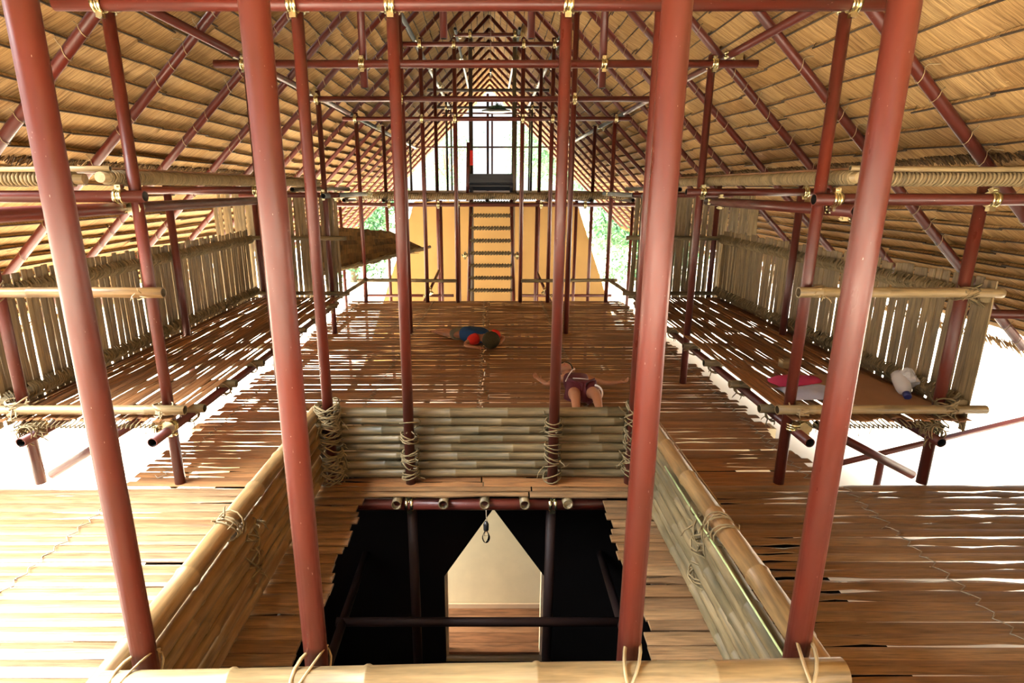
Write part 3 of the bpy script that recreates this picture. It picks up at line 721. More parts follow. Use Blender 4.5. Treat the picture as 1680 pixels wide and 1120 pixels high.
def bunk(s_, w_):
    o = thing('bunk', (s_ * 3.0, 4.1, 0.6), f'{w_} raised bamboo bunk with slatted deck and upright slat walls', 'bunk')
    dk = MB(); x = 2.36
    while x < 3.66:
        w = R.uniform(0.045, 0.062)
        y0 = 4.02 + R.uniform(-0.06, 0.02)
        slat_run(dk, y0, 8.95, s_ * x, w, z=0.60, along='y', gapf=0.20, big=0.25, step=0.24, wide=0.5, th=0.006); x += w * 0.99
    dk.build('slat_deck', 'slat', parent=o)
    MB().bamboo((s_ * 2.22, 4.03, 0.655), (s_ * 3.78, 4.03, 0.665), 0.036, 14, 0.5, 0.004).build('front_pole', ['bamboo_pale', 'bamboo_cut'], parent=o)
    lashing(o, (s_ * 3.50, 4.06, 0.66), (0, 0, 1), 0.062, 16, 0.10, 14, 0.006, 'rope_pale' if s_ < 0 else 'rope', 0.05)
    lashing(o, (s_ * 2.40, 4.06, 0.655), (0, 0, 1), 0.062, 8, 0.05, 8, 0.0055, 'rope_pale', 0.03)
    ys = [4.35, 4.95, 5.6, 6.25, 7.0, 7.8, 8.5]
    for y in ys:
        MB().bamboo((s_ * 2.24, y, 0.545), (s_ * 3.75, y, 0.545), 0.036, 10, 0.45, 0.004).build('joist', ['bamboo_old', 'bamboo_cut'], parent=o)
        lashing(o, (s_ * 2.36, y, 0.50), (0, 1, 0), 0.055, 5, 0.04, 5, 0.005, 'rope', 0.04)
    pipe_mb(V((s_ * 2.40, 3.86, 0.47)), V((s_ * 2.40, 9.1, 0.47)), 0.036).build('inner_bearer', ['red_dark', 'pipe_in'], parent=o)
    pipe_mb(V((s_ * 3.36, 3.86, 0.47)), V((s_ * 3.36, 9.1, 0.47)), 0.036).build('outer_bearer', ['red_dark', 'pipe_in'], parent=o)
    clamp(o, (s_ * 2.43, 4.09, 0.50), (0, 1, 0), (0, 0, 1)); clamp(o, (s_ * 3.43, 4.09, 0.50), (0, 1, 0), (0, 0, 1))
    lashing(o, (s_ * 3.37, 3.98, 0.51), (0, 1, 0), 0.05, 12, 0.12, 26, 0.005, 'rope', 0.05)
    # row of straw under the front edge
    u = MB(); x = 2.45
    while x < 3.5:
        c = V((s_ * x, 4.0, 0.555)); u.path([c + V((0, 0.03, 0.03)), c + V((s_ * 0.02, -0.02, 0.0)), c + V((s_ * 0.045, 0.0, -0.03)), c + V((s_ * 0.03, 0.05, -0.02))], 0.006, 4)
        if R.random() < .5: u.path([c, c + V((R.uniform(-.05, .05), -0.02, -R.uniform(.03, .09)))], 0.003, 3)
        x += 0.035
    u.build('edge_binding', 'rope', parent=o)
    MB().bamboo((s_ * 2.26, 4.045, 1.545), (s_ * 3.72, 4.045, 1.545), 0.038, 14, 0.5, 0.004).build('guard_pole', ['bamboo' if s_ < 0 else 'bamboo_pale', 'bamboo_cut'], parent=o)
    lashing(o, (s_ * 2.40, 4.08, 1.545), (0, 0, 1), 0.06, 6, 0.045, 6, 0.005, 'rope_pale', 0.03)
    lashing(o, (s_ * 3.50, 4.08, 1.545), (0, 0, 1), 0.06, 8, 0.06, 8, 0.005, 'rope', 0.04)
    # long side wall
    wl_ = MB(); y = 4.06
    def vslat(mb, p, w, z0, z1, along, z_=None):
        th = 0.010; d = V(along); t = R.uniform(-0.02, 0.02); n = d.cross(V((0, 0, 1))); lo = R.random() * 9; hw = w / 2; rows = []
        for k in range(6):
            zz = z0 + (z1 - z0) * k / 5; c = V(p) + d * (t * (k / 5 - 0.5) + R.uniform(-.0015, .0015)); c.z = zz; h_ = hw * R.uniform(0.92, 1.0)
            rows.append([c - d * h_, c + n * 0.008, c + d * h_, c + d * h_ * 0.95 - n * th, c - d * h_ * 0.95 - n * th, c - d * h_])
        us = (0, w / 2, w, w + th, 2 * w, 2 * w + th)
        mb.grid(rows, lambda i, j: (us[j], lo + i * (z1 - z0) / 5), False)
    while y < 8.95:
        w = R.uniform(0.055, 0.09)
        vslat(wl_, (s_ * 3.66, y, 0), w, 0.50 + R.uniform(-.02, .03), 1.63 + R.uniform(-.015, .02), (0, 1, 0)); y += w * R.choice((1.0, 1.02, 1.08, 1.2, 1.3))
    wlo = wl_.build('side_wall', 'slat_wall', parent=o)
    bd = MB(); straw_band(bd, (s_ * 3.62, 4.05, 0.70), (s_ * 3.62, 8.95, 0.70), 0.13, 0.05, (-s_, 0, 0)); bd.build('lower_straw_band', 'rope', parent=o)
    bd = MB(); straw_band(bd, (s_ * 3.62, 4.05, 1.50), (s_ * 3.62, 8.95, 1.50), 0.12, 0.045, (-s_, 0, 0)); bd.build('upper_straw_band', 'rope', parent=o)
    # end wall
    we = MB(); x = 2.32
    while x < 4.2:
        w = R.uniform(0.05, 0.085)
        vslat(we, (s_ * x, 9.07, 0), w, 0.55, min(2.18, ZR - x - 0.15) + R.uniform(-.02, .02), (1, 0, 0)); x += w * R.choice((1.0, 1.02, 1.1, 1.18))
    we.build('end_wall', 'slat_wall', parent=o)
    MB().bamboo((s_ * 2.15, 8.93, 1.52), (s_ * 3.75, 8.93, 1.52), 0.034, 10, 0.45, 0.004).build('end_rail', ['bamboo_old', 'bamboo_cut'], parent=o)
    MB().bamboo((s_ * 2.15, 8.93, 0.66), (s_ * 3.75, 8.93, 0.66), 0.034, 10, 0.45, 0.004).build('end_rail', ['bamboo_old', 'bamboo_cut'], parent=o)
    return o
bunk(-1, 'left'); bunk(1, 'right')
# low steel braces and outriggers
for s_, w_ in ((-1, 'left'), (1, 'right')):
    tie((s_ * 2.70, 4.32, 0.42 if s_ > 0 else 0.50), (s_ * 3.52, 4.26, 0.0), f'slanting red brace under the {w_} bunk down to the outer pole foot', 'slanting braces', (), 'red', 0.036, name='brace_pipe')
tie((4.35, 6.6, -1.12), (6.9, 6.6, -0.42), 'long slanting red brace outside to the right against the white glare', 'slanting braces', (), 'red', 0.036, name='brace_pipe')
tie((3.74, 4.3, 1.34), (5.0, 4.3, 1.31), 'red outrigger pipe running out to the right below the roof', 'slanting braces', (), 'red', 0.036, name='outrigger_pipe')

# ------------------------------------------------------------------ far end: rails, deck, ladder, wall
for s_, w_ in ((-1, 'left'), (1, 'right')):
    xi = -0.62 if s_ < 0 else 0.68
    mb = MB().bamboo((xi, 11.50, 0.46), (s_ * 2.62, 11.50, 0.46), 0.036, 10, 0.45, 0.006)
    tag(mb.build('end_handrail', ['bamboo_old', 'bamboo_cut'], loc=(xi, 11.5, 0.46)), f'low bamboo rail at the far floor end, {w_} of the ladder', 'railing')
    mb = MB().bamboo((s_ * 2.46, 11.7, 0.46), (s_ * 2.52, 8.9, 0.47), 0.036, 10, 0.45, 0.006)
    tag(mb.build('side_handrail', ['bamboo_old', 'bamboo_cut'], loc=(s_ * 2.46, 11.7, 0.46)), f'dark bamboo rail along the {w_} floor side from bunk end to far corner', 'railing')
    tie((s_ * 0.75, 12.6, -0.05), (s_ * 2.75, 12.6, -0.05), f'thin red pipe low behind the floor end, {w_} of the ladder', 'far low pipes', [0.6], 'red', 0.032, name='low_pipe')
    tie((s_ * 1.35, 11.9, -0.1), (s_ * 1.1, 13.0, 0.45), f'short leaning red brace behind the floor end, {w_}', 'far low pipes', [0.5], 'red', 0.032, name='low_pipe', cross=(1, 0, 0))
# upper deck
dko = thing('upper_deck', (0, 12.2, 2.1), 'upper bamboo deck at the far end, above the ladder', 'deck')
ud = MB(); y = 12.2
while y < 22.0:
    slat_run(ud, -3.0, 3.05, y, 0.10, z=2.16, gapf=0.05); y += 0.1
ud.build('slat_deck', 'bamboo_pale', parent=dko)
MB().bamboo((-3.0, 12.12, 2.09), (3.1, 12.12, 2.09), 0.058, 12, 0.45, 0.004).build('front_beam', ['bamboo_pale', 'bamboo_cut'], parent=dko)
c = MB(); c.coil((-2.7, 12.12, 2.09), (2.8, 12.12, 2.09), 0.064, 0.010, 0.045, 4, 8, 0.01); c.build('straw_wrapping', 'rope_pale', parent=dko)
for x_ in (-2.9, -2.1, -1.25, 0.0, 1.25, 2.1, 2.95):
    pipe_mb(V((x_, 11.98, 2.02)), V((x_, 21.5, 2.02)), 0.042, 12).build('joist_pipe', ['darkpole', 'pipe_in'], parent=dko)
pipe_mb(V((-3.1, 12.05, 1.93)), V((3.1, 12.05, 1.93)), 0.04, 12).build('front_pipe', ['red', 'pipe_in'], parent=dko)
for x_ in (-1.0, -0.6, 0.7, 1.1, 2.0, -2.0): clamp(dko, (x_, 12.09, 1.93), X, (0, 0, 1))
# bench
bo = thing('bench', (0.05, 13.3, 2.17), 'black slatted bench on the upper deck at the head of the ladder', 'bench')
mb = MB()
for k in range(4): mb.box((0.08, 13.3, 2.25 + 0.082 * k), (0.98, 0.03, 0.072))
mb.box((0.08, 13.33, 2.38), (0.96, 0.02, 0.36)); mb.build('backrest', 'blackwood', parent=bo)
MB().box((0.08, 13.1, 2.30), (0.98, 0.38, 0.03)).build('seat', 'blackwood', parent=bo)
for x_ in (-0.36, 0.52):
    for y_ in (12.95, 13.27): MB().box((x_, y_, 2.24), (0.05, 0.05, 0.15)).build('leg', 'blackwood', parent=bo)
# ladder
lo_ = thing('ladder', (0.08, 11.95, 0.0), 'ladder with red side rails and rope wound rungs, leading to the upper deck', 'ladder')
def lad(t, s_):   # t 0 bottom .. 1 top of the deck
    return V((0.08 + s_ * (0.475 - 0.06 * t), 11.92 + 0.35 * t, 0.0 + 2.15 * t))
for s_ in (-1, 1):
    a, b = lad(-0.02, s_), lad(1.0, s_)
    MB().path([a, b], 0.036, 12).build('side_rail', 'red', parent=lo_)
    h = MB(); h.path([lad(0.93, s_) + V((s_ * 0.07, -0.03, 0)), lad(1.0, s_) + V((s_ * 0.05, 0.05, 1.0))], 0.034, 10)
    h.build('handrail', 'red' if s_ < 0 else 'olive', parent=lo_)
    clamp(lo_, lad(0.42, s_) + V((s_ * 0.09, -0.02, 0)), (1, 0, 0), (0, 0, 1))
for k in range(8):
    t = 0.085 + k * 0.118; a, b = lad(t, -1), lad(t, 1)
    rg = MB(); rg.path([a, b], 0.028, 8)
    rg.coil(a, b, 0.034, 0.016, 0.06, 5, 8, 0.02, 0.1)
    rg.build('rung', 'rope', parent=lo_)
MB().box((-0.33, 12.45, 2.86), (0.06, 0.03, 0.30)).build('red_strip', 'redcloth', parent=lo_)['label'] = 'bright red cloth strip tied to the handrail'
# ochre wall
ow = quadwall('w', [(-3.35, 14.5, -2.45), (3.75, 14.5, -2.45), (2.18, 14.5, 1.93), (-1.80, 14.5, 1.93)], (0, 0.35, 0), 'ochre')
tag(ow.build('wall_ochre', 'ochre'), kind='structure')
# dry leaf screen, far left
so = thing('leaf_screen', (-2.6, 12.2, 1.3), 'dark sloping dry leaf screen hanging at the far left beside the floor', 'screen')
mb = MB(); n = 26
A_, B_, C_, D_ = V((-3.35, 11.75, 1.52)), V((-2.2, 13.2, 1.32)), V((-1.40, 12.8, 0.98)), V((-3.25, 11.0, 0.66))
for i in range(9):
    rows = []
    for j in range(n + 1):
        t = j / n; top = A_.lerp(B_, min(1, t * 1.3)) if t < 0.77 else B_.lerp(C_, (t - 0.77) / 0.23); bot = D_.lerp(C_, t)
        f0 = i / 9; f1 = (i + 1.4) / 9
        wv = V((0, R.uniform(-.02, .02), R.uniform(-.015, .015)))
        rows.append([top.lerp(bot, f0) + V((0, -0.02 * i, 0.0)) + wv, top.lerp(bot, min(1.03, f1)) + V((0, -0.02 * i - 0.03, -0.02)) + wv])
    mb.grid(rows, lambda a, b: (a * 0.08, b * 0.1 + i), False)
mb.build('leaf_layers', 'thatch_dark', parent=so)
mb = MB()
for j in range(160):
    t = R.random(); p = D_.lerp(C_, t) + V((0, -0.2, R.uniform(-.02, .03)))
    mb.path([p, p + V((R.uniform(.1, .25), R.uniform(.05, .2), R.uniform(-.02, .07)))], [0.010, 0.004], 4, caps=False)
mb.build('straw_edge', 'rope', parent=so)
MB().bamboo(D_ + V((0, -0.1, 0.0)), C_ + V((0.15, -0.1, 0.04)), 0.035, 8).build('bamboo_edge', ['bamboo_old', 'bamboo_cut'], parent=so)

# ------------------------------------------------------------------ hanging lamps
def bulb_lamp(x, y, z, top, label, wire='cord'):
    o = thing('hanging_bulb', (x, y, z), label, 'lamp')
    MB().path([(x, y, z + 0.07), (x + 0.004, y, (z + top) / 2), (x, y, top)], 0.004, 6).build('cable', wire, parent=o)
    s = MB(); s.path([(x, y, z + 0.005), (x, y, z + 0.01), (x, y, z + 0.06), (x, y, z + 0.085)], [0.016, 0.020, 0.021, 0.010], 12); s.build('socket', 'lampblack', parent=o)
    b = MB(); b.path([V((x, y, z - 0.10 + q)) for q in (0, 0.004, 0.015, 0.035, 0.055, 0.075, 0.09, 0.105)], [0.004, 0.014, 0.024, 0.031, 0.030, 0.022, 0.015, 0.013], 16); b.build('glass_bulb', 'glass', parent=o)
    MB().path([(x - 0.01, y, z), (x - 0.012, y, z - 0.04), (x + 0.012, y, z - 0.04), (x + 0.01, y, z)], 0.0015, 4).build('filament', 'lampgrey', parent=o)
bulb_lamp(0.035, 3.86, -0.26, -0.08, 'clear light bulb in a black socket hanging over the pit doorway')
bulb_lamp(0.07, 11.0, 4.22, ZR - 0.1, 'light bulb on a long pale cable hanging from the ridge')
lo2 = thing('dish_lamp', (0.22, 17.5, 4.5), 'shallow dish lamp with dark leafy top hanging before the bright gable', 'lamp')
s = MB(); s.path([V((0.22, 17.0, 4.27 + q)) for q in (0, 0.02, 0.05, 0.06)], [0.10, 0.36, 0.40, 0.34], 24); s.build('dish', 'lampgrey', parent=lo2)
MB().path([(0.22, 17, 4.3), (0.22, 17, 6.3)], 0.006, 5).build('cable', 'cord', parent=lo2)
lf_ = MB()
for k in range(260):
    a = R.uniform(0, 2 * PI); r_ = R.uniform(0, 0.24); p = V((0.26 + r_ * math.cos(a), 17 + r_ * math.sin(a), 4.33 + R.uniform(0, 0.17) * (1 - r_ / 0.33)))
    lf_.path([p, p + V((R.uniform(-.06, .06), R.uniform(-.06, .06), R.uniform(-.02, .07)))], [0.022, 0.004], 4, squash=0.3)
lf_.build('leafy_top', 'leaf', parent=lo2)

# ------------------------------------------------------------------ things on the right bunk
def cloth(cx, cy, w, d, z, h, seed, n=14):
    rr = random.Random(seed); P = []; ph = rr.random() * 6
    for i in range(n):
        row = []
        for j in range(n):
            u = i / (n - 1) - .5; v = j / (n - 1) - .5
            hh = h * (1 - (2 * abs(u)) ** 4) * (1 - (2 * abs(v)) ** 4) + 0.012 * math.sin(9 * u + ph) * math.cos(7 * v + ph * 2)
            row.append(V((cx + w * u * (1 + 0.08 * math.sin(6 * v + ph)), cy + d * v * (1 + 0.08 * math.cos(5 * u + ph)), z + max(0, hh))))
        P.append(row)
    mb = MB(); mb.grid(P, lambda a, b: (a * .05, b * .05), True)
    b = len(mb.v); 
    Q = [[V((p.x, p.y, z - 0.002)) for p in r] for r in P]; mb.grid(Q, lambda a, b: (a * .05, b * .05), False)
    return mb
tag(cloth(2.76, 4.80, 0.44, 0.22, 0.615, 0.05, 3).build('folded_cloth', 'pink', loc=(2.72, 4.8, .61)), 'folded bright pink cloth on the right bunk', 'cloth')
tag(cloth(2.76, 4.50, 0.52, 0.30, 0.615, 0.05, 5).build('folded_cloth', 'whitecloth', loc=(2.7, 4.4, .61)), 'folded white and pale blue cloth near the front of the right bunk', 'cloth')
mb = MB().box((3.20, 4.58, 0.622), (0.62, 0.80, 0.012), Matrix.Rotation(0.12, 3, 'Z')); tag(mb.build('board', 'cardboard', loc=(3.2, 4.6, .61)), 'flat brown board lying on the right bunk', 'board')
mb = MB().box((2.92, 5.25, 0.645), (0.16, 0.09, 0.07)).box((2.92, 5.25, 0.683), (0.13, 0.07, 0.006)); tag(mb.build('wood_block', 'bamboo_pale', loc=(2.92, 5.2, .61)), 'small wooden block behind the pink cloth on the right bunk', 'block')
bt_ = thing('water_bottle', (3.42, 4.5, 0.62), 'clear plastic bottle with dark blue cap lying by the right bunk wall', 'bottle')
d_ = V((0.25, 0.8, 0.30)).normalized(); p_ = V((3.42, 4.36, 0.66))
MB().path([p_ + d_ * q for q in (0, 0.02, 0.05, 0.09, 0.2, 0.26, 0.27)], [0.02, 0.022, 0.05, 0.058, 0.058, 0.052, 0.03], 16).build('bottle_body', 'plasticbag', parent=bt_)
MB().path([p_ - d_ * 0.035, p_ - d_ * 0.01, p_ + d_ * 0.012], [0.026, 0.030, 0.030], 14).build('cap', 'bluecap', parent=bt_)
P = []; rb = random.Random(4)
for i in range(10):
    row = []
    for j in range(13):
        a = 2 * PI * j / 12; rr_ = 0.09 * math.sin(PI * (i + 0.7) / 10.5) * (1 + 0.25 * math.sin(a * 3 + i)) ; row.append(V((3.52 + rr_ * math.cos(a) * 0.75, 4.52 + rr_ * math.sin(a), 0.64 + 0.021 * i)))
    row[-1] = row[0].copy(); P.append(row)
mb = MB(); mb.grid(P, lambda a, b: (a * .02, b * .02), False); tag(mb.build('plastic_bag', 'plasticbag', loc=(3.5, 4.8, .62)), 'crumpled clear plastic bag against the right bunk wall', 'bag')

# ------------------------------------------------------------------ people
def skin(name, chains, mat, parent, sub=2, loc=(0, 0, 0)):
    """chains: list of lists of (point, radius); points given twice (same coordinate) are merged so branches join"""
    vs = []; rs = []; es = []; idx = {}
    for ch in chains:
        prev = None
        for p, r in ch:
            k = tuple(round(c, 4) for c in p)
            if k not in idx: idx[k] = len(vs); vs.append(p); rs.append(r)
            i = idx[k]
            if prev is not None and prev != i: es.append((prev, i))
            prev = i
    me = bpy.data.meshes.new(name); o3 = V(parent.location) if parent is not None else V(loc)
    me.from_pydata([tuple(V(v) - o3) for v in vs], es, [])
    o = bpy.data.objects.new(name, me); COL.objects.link(o)
    if parent is not None: o.parent = parent
    else: o.location = o3
    m = o.modifiers.new('skin', 'SKIN'); m.use_smooth_shade = True
    for i, sv in enumerate(me.skin_vertices[0].data):
        r = rs[i]; sv.radius = (r, r) if not isinstance(r, tuple) else r
        sv.use_root = (i == 0)
    s2 = o.modifiers.new('sub', 'SUBSURF'); s2.levels = sub; s2.render_levels = sub
    me.materials.append(M[mat]); return o
def hand(c, d, up, side, curl=0.5, s=1.0):
    """palm point c, direction d of fingers, palm normal up, side = thumb side vector"""
    c = V(c); d = V(d).normalized(); up = V(up).normalized(); side = V(side).normalized(); ch = []
    lens = (0.042, 0.048, 0.045, 0.036)
    palm = c + d * 0.03 * s
    for k in range(4):
        off = side * (0.021 - 0.014 * k) * s
        b = palm + off + d * 0.012 * s; L = lens[k] * s
        ch.append([(tuple(palm), 0.018 * s), (tuple(b), 0.0075 * s), (tuple(b + d * L * .55 + up * L * .25 * curl), 0.0065 * s), (tuple(b + d * L * 0.8 + up * L * .8 * curl), 0.005 * s)])
    t = c + side * 0.026 * s
    ch.append([(tuple(c), 0.016 * s), (tuple(t), 0.009 * s), (tuple(t + side * .018 * s + d * .022 * s + up * .01), 0.0075 * s), (tuple(t + side * .018 * s + d * .042 * s + up * .018), 0.006 * s)])
    return ch, palm
def T(p): return tuple(p)
def ell(mb, c, r, rot=None, seg=16, rings=10, f=None):
    c = V(c); rot = rot or Matrix.Identity(3); P = []
    for i in range(rings + 1):
        th = PI * i / rings; row = []
        for j in range(seg + 1):
            a = 2 * PI * (j % seg) / seg
            p = V((math.sin(th) * math.cos(a) * r[0], math.sin(th) * math.sin(a) * r[1], math.cos(th) * r[2]))
            if f: p = f(p)
            row.append(c + rot @ p)
        P.append(row)
    mb.grid(P, lambda a, b: (b * .02, a * .02), True); return mb
# boy, prone, head towards the camera, legs away to the left
KB = 1.3
bp = thing('person', (-0.15, 8.3, 0.0), 'sleeping boy in a blue shirt with red sleeves lying on the floor', 'person')
pel = (-0.38, 8.58, 0.10); bel = (-0.27, 8.48, 0.11); che = (-0.08, 8.34, 0.12); nk = (0.02, 8.18, 0.13); hb = (0.045, 8.10, 0.13); hm = (0.06, 8.02, 0.125); ht = (0.07, 7.96, 0.12)
shL = (-0.17, 8.20, 0.115); shR = (0.13, 8.44, 0.12)
body = [[(pel, 0.080), (bel, 0.085), (che, 0.098), (nk, 0.050), (hb, 0.070), (hm, 0.085), (ht, 0.062)],
        [(che, 0.098), (shL, 0.052), ((-0.28, 8.12, 0.08), 0.038), ((-0.31, 8.07, 0.055), 0.034), ((-0.21, 8.03, 0.04), 0.028), ((-0.10, 8.0, 0.035), 0.022)],
        [(che, 0.098), (shR, 0.052), ((0.22, 8.48, 0.08), 0.038), ((0.27, 8.48, 0.055), 0.032), ((0.24, 8.36, 0.04), 0.026), ((0.21, 8.26, 0.035), 0.020)],
        [(pel, 0.080), ((-0.45, 8.53, 0.09), 0.055), ((-0.60, 8.68, 0.07), 0.050), ((-0.74, 8.84, 0.055), 0.044), ((-0.82, 8.93, 0.045), 0.028), ((-0.88, 8.97, 0.035), 0.022), ((-0.92, 8.94, 0.03), 0.014)],
        [(pel, 0.080), ((-0.37, 8.66, 0.09), 0.055), ((-0.50, 8.80, 0.07), 0.050), ((-0.66, 8.94, 0.055), 0.044), ((-0.74, 9.02, 0.045), 0.028), ((-0.80, 9.05, 0.035), 0.022), ((-0.84, 9.02, 0.03), 0.014)]]
h1, pm = hand((-0.10, 8.0, 0.035), (1, -0.1, 0), (0, 0, -1), (0, -1, 0), 0.3); body += [[((-0.10, 8.0, 0.035), 0.022), (T(pm), 0.018)]] + h1
h2, pm = hand((0.21, 8.26, 0.035), (-0.2, -1, 0), (0, 0, -1), (1, 0, 0), 0.3); body += [[((0.21, 8.26, 0.035), 0.020), (T(pm), 0.018)]] + h2
skin('body', body, 'skin', bp)
skin('shirt', [[((-0.38, 8.58, 0.11), 0.130), (bel, 0.134), (che, 0.140), ((0.0, 8.22, 0.13), 0.075)], [(che, 0.140), ((-0.12, 8.24, 0.12), 0.088)], [(che, 0.140), ((0.07, 8.41, 0.12), 0.088)]], 'blue', bp)
skin('sleeve', [[((-0.10, 8.225, 0.12), 0.088), (shL, 0.094), ((-0.27, 8.12, 0.09), 0.076)]], 'redcloth', bp)['label'] = 'red sleeve'
skin('sleeve', [[((0.08, 8.41, 0.12), 0.084), (shR, 0.090), ((0.215, 8.47, 0.09), 0.072)]], 'redcloth', bp)['label'] = 'red sleeve'
skin('shorts', [[((-0.35, 8.55, 0.10), 0.110), (pel, 0.112), ((-0.45, 8.53, 0.09), 0.098), ((-0.56, 8.64, 0.085), 0.088)], [(pel, 0.112), ((-0.37, 8.66, 0.09), 0.098), ((-0.47, 8.77, 0.085), 0.088)]], 'camo', bp)
hr = MB(); ell(hr, (0.075, 8.01, 0.145), (0.128, 0.130, 0.128), Matrix.Rotation(0.4, 3, 'Z'), 20, 14, lambda p: p * (1 + 0.02 * math.sin(p.x * 90) * math.sin(p.y * 80)))
hr.build('hair', 'hair', parent=bp)
er = MB(); ell(er, (-0.050, 8.06, 0.13), (0.012, 0.022, 0.03)); er.build('ear', 'skin', parent=bp)
# child in burgundy, on the back, arms spread, knees up towards the camera
gp = thing('person', (1.05, 6.2, 0.0), 'child in a burgundy jersey lying on its back with arms outstretched', 'person')
pel = (1.07, 5.98, 0.10); bel = (1.06, 6.15, 0.105); che = (1.05, 6.34, 0.11); nk = (1.02, 6.55, 0.10)
hb = (1.01, 6.62, 0.10); hm = (0.99, 6.69, 0.11); ht = (0.985, 6.77, 0.11)
body = [[(pel, 0.100), (bel, 0.092), (che, 0.100), (nk, 0.042), (hb, 0.064), (hm, 0.084), (ht, 0.062)],
        [(che, 0.100), ((0.91, 6.44, 0.10), 0.048), ((0.80, 6.38, 0.07), 0.036), ((0.725, 6.35, 0.05), 0.029), ((0.69, 6.43, 0.055), 0.027), ((0.645, 6.51, 0.06), 0.020)],
        [(che, 0.100), ((1.20, 6.44, 0.10), 0.048), ((1.32, 6.42, 0.07), 0.036), ((1.42, 6.39, 0.05), 0.031), ((1.51, 6.40, 0.05), 0.027), ((1.60, 6.42, 0.055), 0.020)],
        [(pel, 0.100), ((0.98, 5.92, 0.12), 0.078), ((0.96, 5.76, 0.14), 0.068), ((0.955, 5.62, 0.16), 0.056), ((0.94, 5.48, 0.11), 0.044), ((0.93, 5.38, 0.07), 0.030), ((0.93, 5.34, 0.04), 0.025), ((0.92, 5.26, 0.025), 0.018)],
        [(pel, 0.100), ((1.16, 5.92, 0.12), 0.078), ((1.17, 5.78, 0.15), 0.068), ((1.175, 5.64, 0.17), 0.056), ((1.17, 5.50, 0.12), 0.044), ((1.18, 5.40, 0.07), 0.030), ((1.18, 5.36, 0.04), 0.025), ((1.19, 5.28, 0.025), 0.018)]]
h1, pm = hand((0.645, 6.51, 0.06), (-0.55, 0.8, 0.2), (0.2, 0.1, 1), (0.8, 0.5, 0), 0.8, 1.2); body += [[((0.645, 6.51, 0.06), 0.020), (T(pm), 0.020)]] + h1
h2, pm = hand((1.60, 6.42, 0.055), (1, 0.05, 0.1), (0, 0, 1), (0, 1, 0), 0.9, 1.2); body += [[((1.60, 6.42, 0.055), 0.020), (T(pm), 0.020)]] + h2
skin('body', body, 'skin', gp)
skin('jersey', [[((1.07, 6.00, 0.10), 0.130), (bel, 0.128), (che, 0.132), ((1.03, 6.49, 0.10), 0.075)], [(che, 0.132), ((0.94, 6.42, 0.10), 0.080)], [(che, 0.132), ((1.17, 6.42, 0.10), 0.080)]], 'burgundy', gp)
skin('shorts', [[(pel, 0.122), ((0.98, 5.92, 0.12), 0.104), ((0.965, 5.80, 0.14), 0.090)], [(pel, 0.122), ((1.16, 5.92, 0.12), 0.104), ((1.17, 5.79, 0.15), 0.090)]], 'burgundy', gp)
tr_ = MB()
tr_.path([(0.90, 6.04, 0.195), (0.945, 6.15, 0.225), (1.00, 6.28, 0.243), (1.05, 6.40, 0.225)], 0.006, 5)
tr_.path([(0.98, 6.04, 0.232), (1.06, 6.01, 0.238), (1.15, 6.03, 0.222)], 0.006, 5)
tr_.build('white_piping', 'white', parent=gp)
cu = MB(); cu.path([V((1.17, 5.765, 0.155)) + V((math.cos(a) * 0.088, math.sin(a) * 0.02, math.sin(a) * 0.085)) for a in [-0.6 + k * 0.26 for k in range(9)]], 0.010, 6); cu.build('white_hem', 'white', parent=gp)
hr = MB(); ell(hr, (0.985, 6.74, 0.105), (0.104, 0.088, 0.100), Matrix.Rotation(0.2, 3, 'Z')); hr.build('hair', 'hair', parent=gp)
ft = MB(); ell(ft, (0.975, 6.672, 0.155), (0.076, 0.080, 0.056)); ell(ft, (0.965, 6.66, 0.214), (0.011, 0.018, 0.012)); ft.build('face', 'skin', parent=gp)
for dx in (-0.03, 0.025):
    e = MB(); ell(e, (0.968 + dx, 6.69, 0.206), (0.013, 0.006, 0.006)); e.build('eye', 'hair', parent=gp)
e = MB(); ell(e, (0.975, 6.620, 0.197), (0.018, 0.007, 0.008)); e.build('mouth', 'lips', parent=gp)
e = MB(); ell(e, (1.085, 6.675, 0.13), (0.012, 0.022, 0.028)); e.build('ear', 'skin', parent=gp)

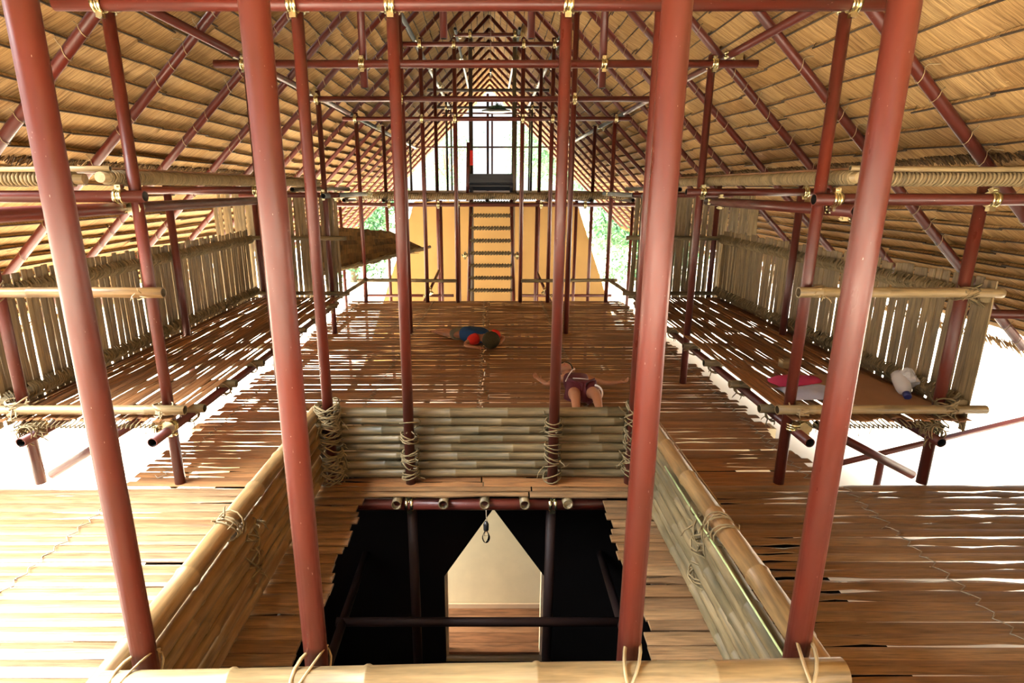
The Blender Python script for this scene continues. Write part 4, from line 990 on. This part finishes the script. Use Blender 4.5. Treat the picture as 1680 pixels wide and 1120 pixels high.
# ------------------------------------------------------------------ trees beyond
def tree(x, y, h, r, label, seed, cz=None, n=2600):
    rr = random.Random(seed); o = thing('tree', (x, y, -2.45), label, 'tree', 'trees beyond the building')
    cz = h * 0.55 if cz is None else cz; hz = h * 0.45
    t = MB(); t.path([(x, y, -2.45), (x + 0.1, y, (cz - 2.45) * 0.5), (x - 0.1, y, cz + hz * 0.3)], [0.22, 0.17, 0.08], 8)
    for k in range(5):
        a = rr.uniform(0, 6.28); t.path([(x, y, cz - hz * 0.5), (x + math.cos(a) * r * .6, y + math.sin(a) * r * .6, cz + hz * 0.1 * k)], [0.09, 0.03], 6)
    t.build('trunk', 'bark', parent=o)
    l = MB(); cl = [(rr.uniform(0, 6.28), rr.uniform(-0.9, 0.9), rr.uniform(0.35, 0.9)) for _ in range(26)]
    for k in range(n):
        a, u, q = cl[k % 26]; q = q * r
        p = V((x + math.cos(a) * q * math.sqrt(1 - u * u) + rr.gauss(0, r * .16), y + math.sin(a) * q * math.sqrt(1 - u * u) + rr.gauss(0, r * .16), cz + u * q * hz / r + rr.gauss(0, r * .14)))
        s = rr.uniform(0.09, 0.17); n1 = V((rr.uniform(-1, 1), rr.uniform(-1, 1), rr.uniform(-1, 1))).normalized(); n2 = n1.cross(V((rr.random(), rr.random(), 1))).normalized()
        b = len(l.v); l.v += [p - n1 * s, p + n2 * s * .45, p + n1 * s, p - n2 * s * .45]; l.face((b, b + 1, b + 2, b + 3), ((0, 0), (.1, 0), (.1, .1), (0, .1)), False)
    l.build('crown', 'leaf', parent=o)
tree(4.6, 36, 6.0, 2.6, 'pale green tree beyond the far end, upper right of the ladder', 1, 4.2, 3200)
tree(7.6, 30.2, 7.0, 3.4, 'low bright green bush behind the right far opening', 2, 0.1, 9000)
tree(-7.0, 29.6, 6.2, 2.8, 'low pale green bush behind the left far opening', 3, 0.2, 6000)
tree(3.6, 46, 6.5, 3.2, 'distant green tree seen through the bright gable, right side', 4, 4.6)
tree(-4.4, 60, 8.0, 3.4, 'distant pale tree seen through the bright gable, left side', 5, 5.0, 1800)
tree(14.5, 29, 7.0, 3.0, 'broad green tree far right beyond the building', 6, 1.4)
